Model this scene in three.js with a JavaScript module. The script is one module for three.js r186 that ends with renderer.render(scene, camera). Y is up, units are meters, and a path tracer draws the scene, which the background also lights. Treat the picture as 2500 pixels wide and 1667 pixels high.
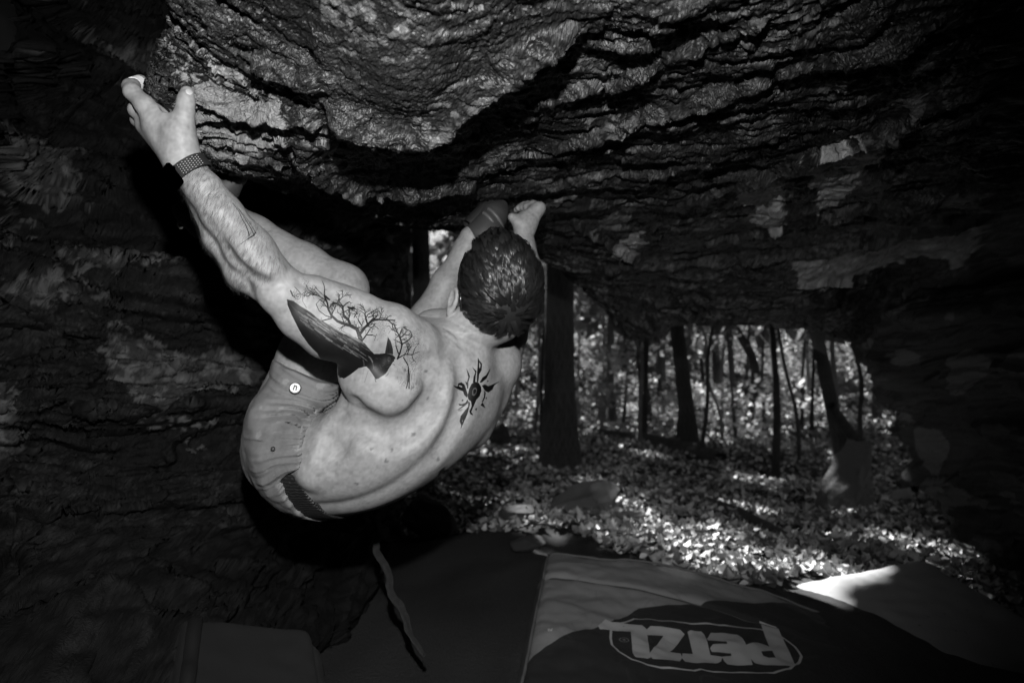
import * as THREE from 'three';
import { mergeGeometries } from 'three/addons/utils/BufferGeometryUtils.js';
import { RoundedBoxGeometry } from 'three/addons/geometries/RoundedBoxGeometry.js';

// ---------------------------------------------------------------- camera, sky, sun, flash, exposure
const scene = new THREE.Scene();
const FOCAL = 1672, CX = 1250, CY = 833.5;            // focal length and centre in pixels of a 2500 x 1667 frame
const EYE = new THREE.Vector3(0, 0.9, 0), PITCH = 2.3 * Math.PI / 180;
const camera = new THREE.PerspectiveCamera(2 * Math.atan(CY / FOCAL) * 180 / Math.PI, 1024 / 682, 0.05, 400);
camera.position.copy(EYE);
camera.rotation.x = PITCH;
camera.focus = 1.42; camera.userData.fStop = 3.2;
scene.add(camera);

const renderer = new THREE.WebGLRenderer({ antialias: true });
renderer.toneMapping = THREE.LinearToneMapping;
renderer.toneMappingExposure = 3.2;
renderer.shadowMap.enabled = true;

{ // plain grey sky: the photograph is black and white
  const w = 64, h = 32, d = new Float32Array(w * h * 4);
  for (let y = 0; y < h; y++) for (let x = 0; x < w; x++) {
    const v = 0.032 + 0.012 * (1 - Math.abs(y / (h - 1) - 0.5) * 2), o = (y * w + x) * 4;
    d[o] = d[o + 1] = d[o + 2] = v; d[o + 3] = 1;
  }
  const t = new THREE.DataTexture(d, w, h, THREE.RGBAFormat, THREE.FloatType);
  t.mapping = THREE.EquirectangularReflectionMapping; t.magFilter = t.minFilter = THREE.LinearFilter; t.needsUpdate = true;
  scene.background = t; scene.environment = t;
}
const FLASH = 3.9, SIDE = -1;
const SUN_TO = new THREE.Vector3(-0.24, 0.77, -0.60).normalize();   // from behind and left, about 50 degrees up
const sun = new THREE.DirectionalLight(0xffffff, 5);
sun.target.position.set(1, 0, -6); sun.position.copy(SUN_TO).multiplyScalar(60).add(sun.target.position);
sun.castShadow = true; sun.shadow.mapSize.set(4096, 4096);
Object.assign(sun.shadow.camera, { left: -30, right: 30, top: 30, bottom: -30, near: 1, far: 140 });
scene.add(sun, sun.target);

// ---------------------------------------------------------------- helpers
const V = (x, y, z) => new THREE.Vector3(x, y, z);
const FWD = V(0, Math.sin(PITCH), -Math.cos(PITCH)), UPV = V(0, Math.cos(PITCH), Math.sin(PITCH));
const P = (px, py, d) => EYE.clone().add(V((px - CX) / FOCAL * d, 0, 0)).addScaledVector(UPV, (CY - py) / FOCAL * d).addScaledVector(FWD, d);
const ray = (px, py) => P(px, py, 1).sub(EYE).normalize();
const onPlane = (px, py, y) => { const r = ray(px, py); return EYE.clone().addScaledVector(r, (y - EYE.y) / r.y); };
function rng(seed) { let a = seed >>> 0; return () => { a = (a + 0x6D2B79F5) | 0; let t = Math.imul(a ^ (a >>> 15), 1 | a); t = (t + Math.imul(t ^ (t >>> 7), 61 | t)) ^ t; return ((t ^ (t >>> 14)) >>> 0) / 4294967296; }; }
const clamp = (x, a = 0, b = 1) => x < a ? a : x > b ? b : x;
const mix = (a, b, t) => a + (b - a) * t;
const sstep = (a, b, x) => { const t = clamp((x - a) / (b - a)); return t * t * (3 - 2 * t); };
const perm = new Uint8Array(512);
{ const r = rng(77), p = [...Array(256).keys()]; for (let i = 255; i > 0; i--) { const j = Math.floor(r() * (i + 1)); [p[i], p[j]] = [p[j], p[i]]; } for (let i = 0; i < 512; i++) perm[i] = p[i & 255]; }
function grad(h, x, y, z) { h &= 15; const u = h < 8 ? x : y, v = h < 4 ? y : (h === 12 || h === 14 ? x : z); return ((h & 1) ? -u : u) + ((h & 2) ? -v : v); }
function noise(x, y, z) {
  const fx = Math.floor(x), fy = Math.floor(y), fz = Math.floor(z), X = fx & 255, Y = fy & 255, Z = fz & 255;
  x -= fx; y -= fy; z -= fz;
  const u = x * x * x * (x * (x * 6 - 15) + 10), v = y * y * y * (y * (y * 6 - 15) + 10), w = z * z * z * (z * (z * 6 - 15) + 10);
  const A = perm[X] + Y, AA = perm[A] + Z, AB = perm[A + 1] + Z, B = perm[X + 1] + Y, BA = perm[B] + Z, BB = perm[B + 1] + Z;
  return mix(mix(mix(grad(perm[AA], x, y, z), grad(perm[BA], x - 1, y, z), u), mix(grad(perm[AB], x, y - 1, z), grad(perm[BB], x - 1, y - 1, z), u), v),
    mix(mix(grad(perm[AA + 1], x, y, z - 1), grad(perm[BA + 1], x - 1, y, z - 1), u), mix(grad(perm[AB + 1], x, y - 1, z - 1), grad(perm[BB + 1], x - 1, y - 1, z - 1), u), v), w);
}
function fbm(x, y, z, o = 4) { let s = 0, a = 0.5; for (let i = 0; i < o; i++) { s += a * noise(x, y, z); x = x * 2.03 + 7.1; y = y * 2.03 + 3.7; z = z * 2.03 + 1.3; a *= 0.5; } return s; }
const hash1 = (i) => { const s = Math.sin(i * 127.1 + 11.7) * 43758.5453; return s - Math.floor(s); };

const used = {};
const numbered = (n) => { const k = used[n] = (used[n] ?? -1) + 1; return k ? `${n}_${String(k).padStart(3, '0')}` : n; };
function finish(m) { m.castShadow = m.receiveShadow = true; return m; }
function part(name, geo, mat, parent, label) { const m = finish(new THREE.Mesh(geo, mat)); m.name = name; if (label) m.userData.label = label; parent.add(m); return m; }
function thing(name, label, category, pos = V(0, 0, 0), group) { const g = new THREE.Group(); g.name = numbered(name); g.position.copy(pos); g.userData = { label, category }; if (group) g.userData.group = group; scene.add(g); return g; }
function single(name, geo, mat, label, category, group) { const m = finish(new THREE.Mesh(geo, mat)); m.name = numbered(name); m.userData = { label, category }; if (group) m.userData.group = group; scene.add(m); return m; }
function structure(name, geo, mat, label) { const m = finish(new THREE.Mesh(geo, mat)); m.name = numbered(name); m.userData = { kind: 'structure', label, category: name.split('_').pop() }; scene.add(m); return m; }
const grey = (v) => new THREE.Color().setRGB(v, v, v);
const mat = (v, rough = 0.85, o = {}) => new THREE.MeshStandardMaterial({ color: grey(v), roughness: rough, ...o });

// fine relief and grain textures (tileable value noise)
function grainTexture(n, scales, seed) {
  const d = new Uint8Array(n * n * 4), r = rng(seed), acc = new Float32Array(n * n);
  for (const [cells, amp] of scales) {
    const g = new Float32Array(cells * cells); for (let i = 0; i < g.length; i++) g[i] = r() - 0.5;
    for (let y = 0; y < n; y++) for (let x = 0; x < n; x++) {
      const u = x / n * cells, v = y / n * cells, i = Math.floor(u), j = Math.floor(v), a = u - i, b = v - j, ii = (i + 1) % cells, jj = (j + 1) % cells;
      const sa = a * a * (3 - 2 * a), sb = b * b * (3 - 2 * b);
      acc[y * n + x] += amp * mix(mix(g[j * cells + i], g[j * cells + ii], sa), mix(g[jj * cells + i], g[jj * cells + ii], sa), sb);
    }
  }
  for (let i = 0; i < n * n; i++) { const v = clamp(0.5 + acc[i]) * 255; d[i * 4] = d[i * 4 + 1] = d[i * 4 + 2] = v; d[i * 4 + 3] = 255; }
  const t = new THREE.DataTexture(d, n, n); t.wrapS = t.wrapT = THREE.RepeatWrapping; t.magFilter = THREE.LinearFilter; t.minFilter = THREE.LinearMipmapLinearFilter; t.generateMipmaps = true; t.needsUpdate = true; return t;
}
const grainTex = grainTexture(512, [[32, 0.35], [96, 0.4], [200, 0.5]], 5);
const clothTex = grainTexture(256, [[8, 0.3], [64, 0.4], [128, 0.5]], 9);
const rep = (t, s) => { const c = t.clone(); c.repeat.set(s, s); c.needsUpdate = true; return c; };

function catmull(p0, p1, p2, p3, t) { return 0.5 * (2 * p1 + (p2 - p0) * t + (2 * p0 - 5 * p1 + 4 * p2 - p3) * t * t + (3 * p1 - p0 - 3 * p2 + p3) * t * t * t); }
function tube(points, radii, seg, sides, bumps = 0, seed = 0) {
  const curve = new THREE.CatmullRomCurve3(points), pos = [], uv = [], idx = [], fr = curve.computeFrenetFrames(seg, false);
  for (let i = 0; i <= seg; i++) {
    const t = i / seg, c = curve.getPoint(t), k = t * (radii.length - 1), a = Math.min(Math.floor(k), radii.length - 2), R = mix(radii[a], radii[a + 1], k - a);
    for (let j = 0; j <= sides; j++) {
      const an = j / sides * Math.PI * 2, n = bumps ? bumps * noise(Math.cos(an) * 2.2 + seed, t * seg * 0.25, Math.sin(an) * 2.2) : 0, rr = R * (1 + n);
      const q = c.clone().addScaledVector(fr.normals[i], Math.cos(an) * rr).addScaledVector(fr.binormals[i], Math.sin(an) * rr); pos.push(q.x, q.y, q.z); uv.push(j / sides * 2, t * 6);
    }
  }
  for (let i = 0; i < seg; i++) for (let j = 0; j < sides; j++) { const a = i * (sides + 1) + j, b = a + 1, c = a + sides + 1, d = c + 1; idx.push(a, b, c, b, d, c); }
  const g = new THREE.BufferGeometry(); g.setAttribute('position', new THREE.Float32BufferAttribute(pos, 3)); g.setAttribute('uv', new THREE.Float32BufferAttribute(uv, 2)); g.setIndex(idx); g.computeVertexNormals(); return g;
}
function canvas(w, h, draw) { const c = document.createElement('canvas'); c.width = w; c.height = h; draw(c.getContext('2d')); const t = new THREE.CanvasTexture(c); t.colorSpace = THREE.SRGBColorSpace; return t; }
// ---------------------------------------------------------------- rock sheets
// net: rows of Vector3; relief(p, su, sv, u, v, i) -> metres along the normal; tone(p, su, sv, u, v) -> grey
function rockSheet(net, nu, nv, relief, tone, flip = false, dens, grit) {
  const R = net.length, C = net[0].length, pos = new Float32Array((nu + 1) * (nv + 1) * 3);
  const at = (r, c) => net[clamp(r, 0, R - 1)][clamp(c, 0, C - 1)];
  const U = (i) => dens?.u ? dens.u(i / nu) : i / nu, W = (j) => dens?.v ? dens.v(j / nv) : j / nv;
  for (let j = 0; j <= nv; j++) {
    const y = W(j) * (R - 1), r = Math.min(Math.floor(y), R - 2), b = y - r;
    for (let i = 0; i <= nu; i++) {
      const x = U(i) * (C - 1), c = Math.min(Math.floor(x), C - 2), a = x - c, o = (j * (nu + 1) + i) * 3;
      ['x', 'y', 'z'].forEach((k, q) => {
        const rows = [];
        for (let m = -1; m <= 2; m++) rows.push(catmull(at(r + m, c - 1)[k], at(r + m, c)[k], at(r + m, c + 1)[k], at(r + m, c + 2)[k], a));
        pos[o + q] = catmull(rows[0], rows[1], rows[2], rows[3], b);
      });
    }
  }
  const idx = new Uint32Array(nu * nv * 6); let k = 0;
  for (let j = 0; j < nv; j++) for (let i = 0; i < nu; i++) {
    const a = j * (nu + 1) + i, b = a + 1, c = a + nu + 1, d = c + 1;
    if (flip) { idx[k++] = a; idx[k++] = b; idx[k++] = c; idx[k++] = b; idx[k++] = d; idx[k++] = c; } else { idx[k++] = a; idx[k++] = c; idx[k++] = b; idx[k++] = b; idx[k++] = c; idx[k++] = d; }
  }
  const g = new THREE.BufferGeometry();
  g.setAttribute('position', new THREE.BufferAttribute(pos, 3)); g.setIndex(new THREE.BufferAttribute(idx, 1)); g.computeVertexNormals();
  const nor = g.attributes.normal.array, N = pos.length / 3, su = new Float32Array(N), sv = new Float32Array(N), col = new Float32Array(N * 3), uv = new Float32Array(N * 2), out = new Float32Array(pos.length);
  const dist = (a, b) => Math.hypot(pos[a * 3] - pos[b * 3], pos[a * 3 + 1] - pos[b * 3 + 1], pos[a * 3 + 2] - pos[b * 3 + 2]);
  for (let j = 0; j <= nv; j++) for (let i = 0; i <= nu; i++) { const n = j * (nu + 1) + i; su[n] = i ? su[n - 1] + dist(n, n - 1) : 0; sv[n] = j ? sv[n - nu - 1] + dist(n, n - nu - 1) : 0; }
  const mid = Math.round(nu * 0.5); for (let j = 0; j <= nv; j++) { const m = su[j * (nu + 1) + mid]; for (let i = 0; i <= nu; i++) su[j * (nu + 1) + i] -= m; }
  const p = V(), vv = new Float32Array(N); for (let j = 0; j <= nv; j++) for (let i = 0; i <= nu; i++) vv[j * (nu + 1) + i] = W(j);
  if (grit) { // move the rows of each column to where the displaced surface is steep, so that step faces are finely meshed too
    const S = nu + 1, at0 = new Float32Array(N * 3), w = new Float32Array(N), w2 = new Float32Array(N);
    for (let n = 0; n < N; n++) { const o = n * 3; p.set(pos[o], pos[o + 1], pos[o + 2]); const h = relief(p, su[n], sv[n], U(n % S), vv[n]); for (let k = 0; k < 3; k++) at0[o + k] = pos[o + k] + nor[o + k] * h; }
    for (let j = 0; j < nv; j++) for (let i = 0; i <= nu; i++) { const n = j * S + i, a = n * 3, b = a + S * 3; w[n] = clamp(Math.hypot(at0[a] - at0[b], at0[a + 1] - at0[b + 1], at0[a + 2] - at0[b + 2]) / (dist(n, n + S) + 1e-5), 0.8, 9); }
    for (let j = 0; j < nv; j++) for (let i = 0; i <= nu; i++) { let t = 0, c = 0; for (let k = -5; k <= 5; k++) { const q = i + k; if (q < 0 || q > nu) continue; t += w[j * S + q]; c++; } w2[j * S + i] = t / c; }
    const P0 = pos.slice(), N0 = nor.slice(), U0 = su.slice(), V0 = sv.slice(), vv0 = vv.slice(), cum = new Float32Array(nv + 1);
    for (let i = 0; i <= nu; i++) {
      cum[0] = 0; for (let j = 0; j < nv; j++) cum[j + 1] = cum[j] + w2[j * S + i];
      for (let j = 1, k = 0; j < nv; j++) {
        const t = cum[nv] * j / nv; while (k < nv - 1 && cum[k + 1] < t) k++; const f = (t - cum[k]) / (cum[k + 1] - cum[k]), n = j * S + i, a = k * S + i, b = a + S;
        for (let q = 0; q < 3; q++) { pos[n * 3 + q] = mix(P0[a * 3 + q], P0[b * 3 + q], f); nor[n * 3 + q] = mix(N0[a * 3 + q], N0[b * 3 + q], f); } su[n] = mix(U0[a], U0[b], f); sv[n] = mix(V0[a], V0[b], f); vv[n] = mix(vv0[a], vv0[b], f);
      }
    }
  }
  for (let j = 0; j <= nv; j++) for (let i = 0; i <= nu; i++) {
    const n = j * (nu + 1) + i, o = n * 3; p.set(pos[o], pos[o + 1], pos[o + 2]);
    const h = relief(p, su[n], sv[n], U(i), vv[n]);
    out[o] = pos[o] + nor[o] * h; out[o + 1] = pos[o + 1] + nor[o + 1] * h; out[o + 2] = pos[o + 2] + nor[o + 2] * h;
    uv[n * 2] = su[n]; uv[n * 2 + 1] = sv[n];
  }
  g.setAttribute('position', new THREE.BufferAttribute(out, 3)); g.setAttribute('color', new THREE.BufferAttribute(col, 3)); g.setAttribute('uv', new THREE.BufferAttribute(uv, 2));
  g.computeVertexNormals();
  const fits = new Float32Array(N).fill(1);
  if (grit) {
    const nom = (dist(0, 1) || 0.003); // second pass: fine relief from the place of the displaced surface, so that step faces are rough too
    const n2 = g.attributes.normal.array, out0 = out.slice(); const q = V();
    for (let n = 0; n < N; n++) { const o = n * 3; q.set(out[o], out[o + 1], out[o + 2]); const up = n > nu ? o - (nu + 1) * 3 : o, dn = n + nu + 1 < N ? o + (nu + 1) * 3 : o, dv = Math.hypot(out0[up] - out0[dn], out0[up + 1] - out0[dn + 1], out0[up + 2] - out0[dn + 2]) / 2, ft = clamp(0.0055 / (dv + 1e-6), 0.12, 1), h = grit(q, su[n], sv[n], ft); fits[n] = ft; out[o] += n2[o] * h; out[o + 1] += n2[o + 1] * h; out[o + 2] += n2[o + 2] * h; }
    g.computeVertexNormals();
  }
  if (grit) { // texture coordinates in metres along the displaced surface
    const S = nu + 1, inc = new Float32Array(S), run = new Float32Array(S);
    for (let j = 1; j <= nv; j++) {
      for (let i = 0; i < S; i++) { const a = (j * S + i) * 3, b = a - S * 3; inc[i] = Math.hypot(out[a] - out[b], out[a + 1] - out[b + 1], out[a + 2] - out[b + 2]); }
      for (let i = 0; i < S; i++) { let t = 0, c = 0; for (let k = -12; k <= 12; k++) if (inc[i + k] !== undefined) { t += inc[i + k]; c++; } run[i] += t / c; uv[(j * S + i) * 2 + 1] = run[i]; }
    }
  }
  for (let n = 0; n < N; n++) { const o = n * 3; p.set(out[o], out[o + 1], out[o + 2]); col[o] = col[o + 1] = col[o + 2] = tone(p, su[n], sv[n], fits[n]); }
  return g;
}
const rockMat = (bump, rough, s, gloss = 1) => new THREE.MeshPhysicalMaterial({ color: 0xffffff, vertexColors: true, roughness: rough, specularIntensity: gloss, ...(bump ? { bumpMap: rep(grainTex, s), bumpScale: bump } : {}) });
const roofMat = rockMat(0.0035, 0.5, 2, 0.9), wallMat = rockMat(0.004, 0.8, 2, 0.4);

// bedding relief: thick and thin layers across sv, broken along su, with open cracks where layers end
function bedding(su, sv, z, thick, amp, crack, seed) {
  const w = sv / thick + 1.1 * noise(su * 1.9 + seed, sv * 2.6, z) + 0.35 * noise(su * 7 + seed, sv * 6, z + 5), i = Math.floor(w), f = w - i;
  const r = hash1(i + seed), on = sstep(-0.15, 0.2, noise(su * 2.3 + i * 3.7, seed, 0.5));
  let h = amp * (0.35 + 0.65 * r) * (f < 0.86 ? Math.pow(f / 0.86, 1.3) : 1 - sstep(0.86, 1, f)) * (0.3 + 0.7 * on);
  const e = Math.min(f, 1 - f) * thick;
  h -= crack * on * (0.3 + r) * Math.exp(-(e * e) / (0.0035 * 0.0035));
  return h;
}
const inPoly = (x, z, poly) => { let s = false; for (let i = 0, j = poly.length - 1; i < poly.length; j = i++) { const a = poly[i], b = poly[j]; if ((a.z > z) !== (b.z > z) && x < (b.x - a.x) * (z - a.z) / (b.z - a.z) + a.x) s = !s; } return s; };

// --- the overhanging roof; its rows run along the bedding
const roofRows = [
  [[520, -300, 1.3], [430, -300, 0.95], [480, -300, 0.85], [620, -300, 0.78], [810, -300, 0.72], [1010, -320, 0.70], [1260, -460, 0.62], [1560, -600, 0.55], [1900, -760, 0.50], [2250, -900, 0.46], [2750, -1100, 0.42]],
  [[500, -20, 1.5], [405, 0, 1.17], [470, 0, 1.06], [620, 0, 1.02], [790, -20, 0.95], [1000, -40, 0.86], [1260, -120, 0.80], [1560, -240, 0.74], [1900, -360, 0.68], [2250, -480, 0.62], [2750, -650, 0.56]],
  [[480, 90, 1.5], [380, 95, 1.22], [460, 105, 1.14], [610, 120, 1.12], [785, 110, 1.06], [1010, 110, 0.97], [1260, 40, 0.96], [1560, -80, 0.88], [1900, -190, 0.80], [2250, -300, 0.74], [2750, -450, 0.66]],
  [[450, 190, 1.5], [345, 190, 1.27], [450, 190, 1.24], [600, 215, 1.22], [790, 215, 1.15], [1010, 230, 1.10], [1260, 160, 1.14], [1560, 40, 1.02], [1900, -70, 0.92], [2250, -170, 0.84], [2750, -300, 0.75]],
  [[440, 250, 1.5], [347, 250, 1.29], [445, 250, 1.275], [595, 270, 1.3], [820, 310, 1.24], [1010, 310, 1.26], [1260, 250, 1.32], [1560, 140, 1.18], [1900, 40, 1.04], [2250, -60, 0.94], [2750, -180, 0.84]],
  [[450, 300, 1.52], [385, 292, 1.33], [460, 300, 1.32], [600, 330, 1.38], [835, 385, 1.42], [1030, 385, 1.48], [1270, 330, 1.5], [1560, 240, 1.36], [1900, 145, 1.18], [2250, 45, 1.05], [2750, -70, 0.93]],
  [[490, 370, 1.6], [450, 365, 1.44], [490, 370, 1.42], [610, 400, 1.47], [840, 440, 1.66], [1050, 450, 1.72], [1280, 410, 1.74], [1570, 335, 1.56], [1900, 245, 1.36], [2250, 150, 1.18], [2750, 40, 1.04]],
  [[540, 410, 1.75], [500, 405, 1.6], [540, 415, 1.58], [660, 450, 1.68], [850, 490, 1.95], [1080, 515, 2.05], [1285, 480, 2.05], [1575, 425, 1.85], [1900, 345, 1.58], [2250, 255, 1.38], [2750, 150, 1.2]],
  [[600, 420, 2.0], [570, 425, 1.9], [610, 440, 1.9], [720, 475, 2.0], [870, 525, 2.3], [1090, 560, 2.45], [1295, 585, 2.7], [1590, 510, 2.25], [1900, 435, 1.9], [2250, 350, 1.62], [2750, 250, 1.4]],
  [[650, 400, 2.4], [640, 405, 2.35], [680, 420, 2.35], [780, 450, 2.5], [920, 500, 2.75], [1130, 540, 2.9], [1370, 635, 3.1], [1590, 600, 2.7], [1900, 520, 2.3], [2250, 445, 1.95], [2750, 350, 1.65]],
  [[700, 380, 2.8], [700, 380, 2.8], [740, 390, 2.8], [820, 410, 2.9], [960, 450, 3.2], [1170, 480, 3.3], [1430, 700, 3.5], [1600, 680, 3.2], [1900, 610, 2.75], [2250, 540, 2.35], [2750, 450, 1.95]],
  [[720, 340, 3.1], [730, 340, 3.1], [760, 345, 3.1], [840, 360, 3.2], [980, 400, 3.5], [1200, 420, 3.7], [1480, 755, 3.8], [1620, 750, 3.45], [1900, 705, 3.0], [2250, 650, 3.0], [2750, 560, 2.25]],
  [[740, 300, 3.3], [750, 300, 3.3], [780, 300, 3.3], [860, 310, 3.4], [1000, 340, 3.7], [1220, 360, 3.9], [1515, 795, 4.0], [1650, 793, 3.6], [1900, 800, 3.25], [2210, 850, 3.6], [2750, 760, 2.6]],
].map((r) => r.map((q) => P(...q)));
{
  const last = roofRows[roofRows.length - 1], first = roofRows[0];
  roofRows.push(last.map((q) => q.clone().add(V(0, 0.3, -0.2))), last.map((q) => q.clone().add(V(0, 1.4, -0.15))));
  roofRows.unshift(first.map((q) => V(q.x * 2.2, 1.75, 0.6)), first.map((q) => V(q.x * 1.5, 1.52, -0.05)));
}
const palePatches = [ // paler patches of the roof, as outlines on the ceiling
  [[[1785, 465], [1910, 420], [1915, 500], [1900, 560], [1865, 565], [1820, 510]], 0.5],
  [[[1955, 395], [2060, 335], [2145, 345], [2150, 405], [2095, 430], [2070, 490], [1995, 520], [1975, 440]], 0.5],
  [[[2165, 270], [2230, 220], [2290, 215], [2350, 175], [2300, 240], [2240, 270]], 0.22],
  [[[2350, 290], [2400, 265], [2395, 285], [2365, 305]], 0.13], [[[2420, 275], [2470, 245], [2490, 250], [2440, 290]], 0.12],
  [[[1462, 595], [1560, 565], [1580, 600], [1540, 630], [1510, 635]], 0.38], [[[1440, 570], [1500, 525], [1550, 520], [1530, 555]], 0.17],
  [[[1920, 640], [2000, 610], [2200, 600], [2390, 560], [2400, 590], [2350, 640], [2250, 630], [2120, 660], [2020, 690], [1960, 680]], 0.34],
  [[[2130, 510], [2300, 470], [2420, 440], [2420, 460], [2300, 500], [2150, 530]], 0.2],
  [[[1715, 770], [1780, 758], [1778, 775], [1730, 782]], 0.13],
  [[[2190, 740], [2270, 725], [2270, 760], [2220, 770]], 0.16],
  [[[1880, 280], [1925, 270], [1910, 290], [1885, 295]], 0.15],
  [[[1320, 500], [1390, 485], [1410, 490], [1370, 505], [1310, 515]], 0.2],
];
const fine = []; // points of the bare roof surface, to find where a feature of the photograph lies on it
{
  const R = roofRows.length, C = roofRows[0].length, at = (r, c) => roofRows[clamp(r, 0, R - 1)][clamp(c, 0, C - 1)];
  for (let y = 1.5; y < 14.6; y += 0.05) for (let x = 0.6; x < C - 1; x += 0.04) {
    const r = Math.min(Math.floor(y), R - 2), c = Math.min(Math.floor(x), C - 2), q = V();
    for (const k of ['x', 'y', 'z']) { const rows = []; for (let m = -1; m <= 2; m++) rows.push(catmull(at(r + m, c - 1)[k], at(r + m, c)[k], at(r + m, c + 1)[k], at(r + m, c + 2)[k], x - c)); q[k] = catmull(...rows, y - r); }
    const e = q.clone().sub(EYE), z = e.dot(FWD); if (z > 0.2) fine.push([CX + e.x / z * FOCAL, CY - e.dot(UPV) / z * FOCAL, z]);
  }
}
const roofAt = (px, py) => { let best = 1e9, d = 2; for (const f of fine) { const e = (f[0] - px) ** 2 + (f[1] - py) ** 2 + f[2] * 40; if (e < best) { best = e; d = f[2]; } } return P(px, py, d); };
const palePatchPolys = palePatches.map(([poly, t]) => { const w = poly.map((q) => roofAt(...q)), c = w.reduce((s, q) => s.add(q), V()).divideScalar(w.length); return [w, t, c]; });
// cracks, hollows and steps: outline, half width, depth, step up on the near side
const clefts = [
  [[[812, 262], [850, 288], [900, 308], [950, 316], [1010, 306], [1065, 280], [1120, 238], [1190, 185], [1260, 132], [1340, 88], [1420, 60]], 0.020, 0.045, 0.015],
  [[[775, 40], [790, 120], [800, 190], [813, 255], [826, 320], [836, 372]], 0.010, 0.012, -0.02],
  [[[625, 120], [645, 150], [690, 172], [740, 190], [795, 188]], 0.013, 0.04, 0.004],
  [[[400, 186], [425, 192], [450, 212], [490, 234], [560, 254], [620, 268], [690, 280], [750, 292], [800, 320]], 0.0075, 0.035, 0.022],
  [[[466, 302], [500, 296], [530, 284], [548, 272]], 0.005, 0.022, 0.012],
  [[[468, 262], [500, 250], [520, 262], [545, 258]], 0.004, 0.018, 0.010],
  [[[470, 334], [500, 338], [560, 346], [610, 344], [650, 350], [690, 343]], 0.005, 0.026, 0.016],
  [[[480, 365], [520, 372], [560, 360], [600, 368], [640, 362]], 0.004, 0.016, 0.012],
  [[[560, 400], [610, 396], [650, 392], [690, 400]], 0.006, 0.02, 0.014],
  [[[560, 318], [600, 330], [660, 322], [720, 335]], 0.006, 0.02, 0.012],
  [[[735, 330], [745, 380], [790, 420], [850, 440], [930, 462], [1000, 450], [1100, 448], [1200, 440]], 0.016, 0.04, 0.03],
  [[[880, 350], [960, 372], [1050, 372], [1150, 350], [1250, 310], [1330, 270]], 0.010, 0.018, 0.014],
  [[[1240, 272], [1400, 222], [1500, 190], [1620, 130], [1760, 60], [1900, -10]], 0.009, 0.02, 0.016],
  [[[1300, 382], [1450, 330], [1600, 272], [1720, 225], [1850, 180], [2100, 92], [2300, 20]], 0.012, 0.03, 0.025],
  [[[1300, 470], [1400, 450], [1520, 430], [1640, 405], [1760, 378]], 0.010, 0.02, 0.02],
  [[[1660, 500], [1790, 452], [1910, 410], [1990, 370], [2120, 330], [2300, 250], [2500, 190]], 0.012, 0.035, 0.035],
  [[[1700, 600], [1800, 588], [1900, 562], [2000, 530], [2300, 462], [2500, 410]], 0.012, 0.035, 0.025],
  [[[1440, 650], [1560, 640], [1750, 640], [1900, 622], [2100, 592], [2250, 560], [2500, 520]], 0.014, 0.045, 0.035],
  [[[1900, 690], [2050, 680], [2200, 655], [2500, 610]], 0.012, 0.03, 0.02],
  [[[1560, 740], [1700, 735], [1900, 735], [2100, 720], [2400, 690]], 0.014, 0.04, 0.03],
  [[[1390, 540], [1500, 590], [1560, 640]], 0.012, 0.03, 0.02],
].map(([pts, w, d, st]) => { const q = []; pts.forEach((p, i) => { if (i) { const a = pts[i - 1]; for (let k = 1; k <= 3; k++) q.push(roofAt(mix(a[0], p[0], k / 3) + 5 * noise(i * 3 + k, w * 900, 1), mix(a[1], p[1], k / 3) + 5 * noise(i * 3 + k, 5, w * 900))); } else q.push(roofAt(...p)); }); const b = new THREE.Box3().setFromPoints(q).expandByScalar(0.09); return { q, w, d, st, b }; });
function cleft(p, su, sv) {
  let h = 0;
  for (const c of clefts) {
    if (!c.b.containsPoint(p)) continue;
    let best = 1e9, side = 0, along = 0;
    for (let i = 0; i < c.q.length - 1; i++) {
      const a = c.q[i], b = c.q[i + 1], dx = b.x - a.x, dy = b.y - a.y, dz = b.z - a.z, l = dx * dx + dy * dy + dz * dz, x = p.x - a.x, y = p.y - a.y, z = p.z - a.z, t = clamp((x * dx + y * dy + z * dz) / l), e = Math.hypot(x - t * dx, y - t * dy, z - t * dz);
      if (e < best) { best = e; along = (i + t) / (c.q.length - 1); side = dx * (y * UPV.y + z * 0.9) - (dy * UPV.y + dz * 0.9) * x; }
    }
    const fade = sstep(0, 0.08, along) * sstep(1, 0.92, along), w = c.w * (1.15 + 0.7 * noise(su * 6, sv * 6, 3)) * (side > 0 ? 1.3 : 1), e = best;
    h -= fade * c.d * Math.exp(-((e / w) ** 2));
    h += 0.3 * fade * c.st * (side > 0 ? 1 : -0.15) * sstep(0.0, w, e) * Math.exp(-e / 0.035);
  }
  return h;
}
// lapping plates: an uneven field cut into steps, so that their edges wander and end as broken beds do
// joints across the beds shift the steps, so that beds break off square
function plates(x, y, z, levels, edge = 0.3, joint = 0) { const jj = joint ? Math.floor(x * joint + 1.6 * noise(x * 0.7, y * 0.5, z + 3)) : 0, n = (fbm(x, y, z, 2) + 0.6) * levels + (joint ? 0.9 * (hash1(jj + z * 13) - 0.5) + 0.12 * noise(x * 9, y * 3, z) : 0), i = Math.floor(n), f = n - i; return i + sstep(1 - edge, 1, f) + 0.25 * f; }
const noseC = P(960, 150, 1.05), prowC = roofAt(575, 312), crustC = roofAt(440, 135);
function palePatchAt(p) { // tone of the pale patch at a place, or 0
  for (const [poly, t, ctr] of palePatchPolys) {
    if (Math.abs(p.x - ctr.x) > 0.5 || Math.abs(p.z - ctr.z) > 0.9) continue;
    const jx = 0.03 * noise(p.x * 26, p.z * 26, 2) + 0.03 * noise(p.x * 9, p.z * 9, 4), jz = 0.05 * noise(p.x * 22, p.z * 22, 8);
    if (inPoly(p.x + jx, p.z + jz, poly)) return t;
  }
  return 0;
}
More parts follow.
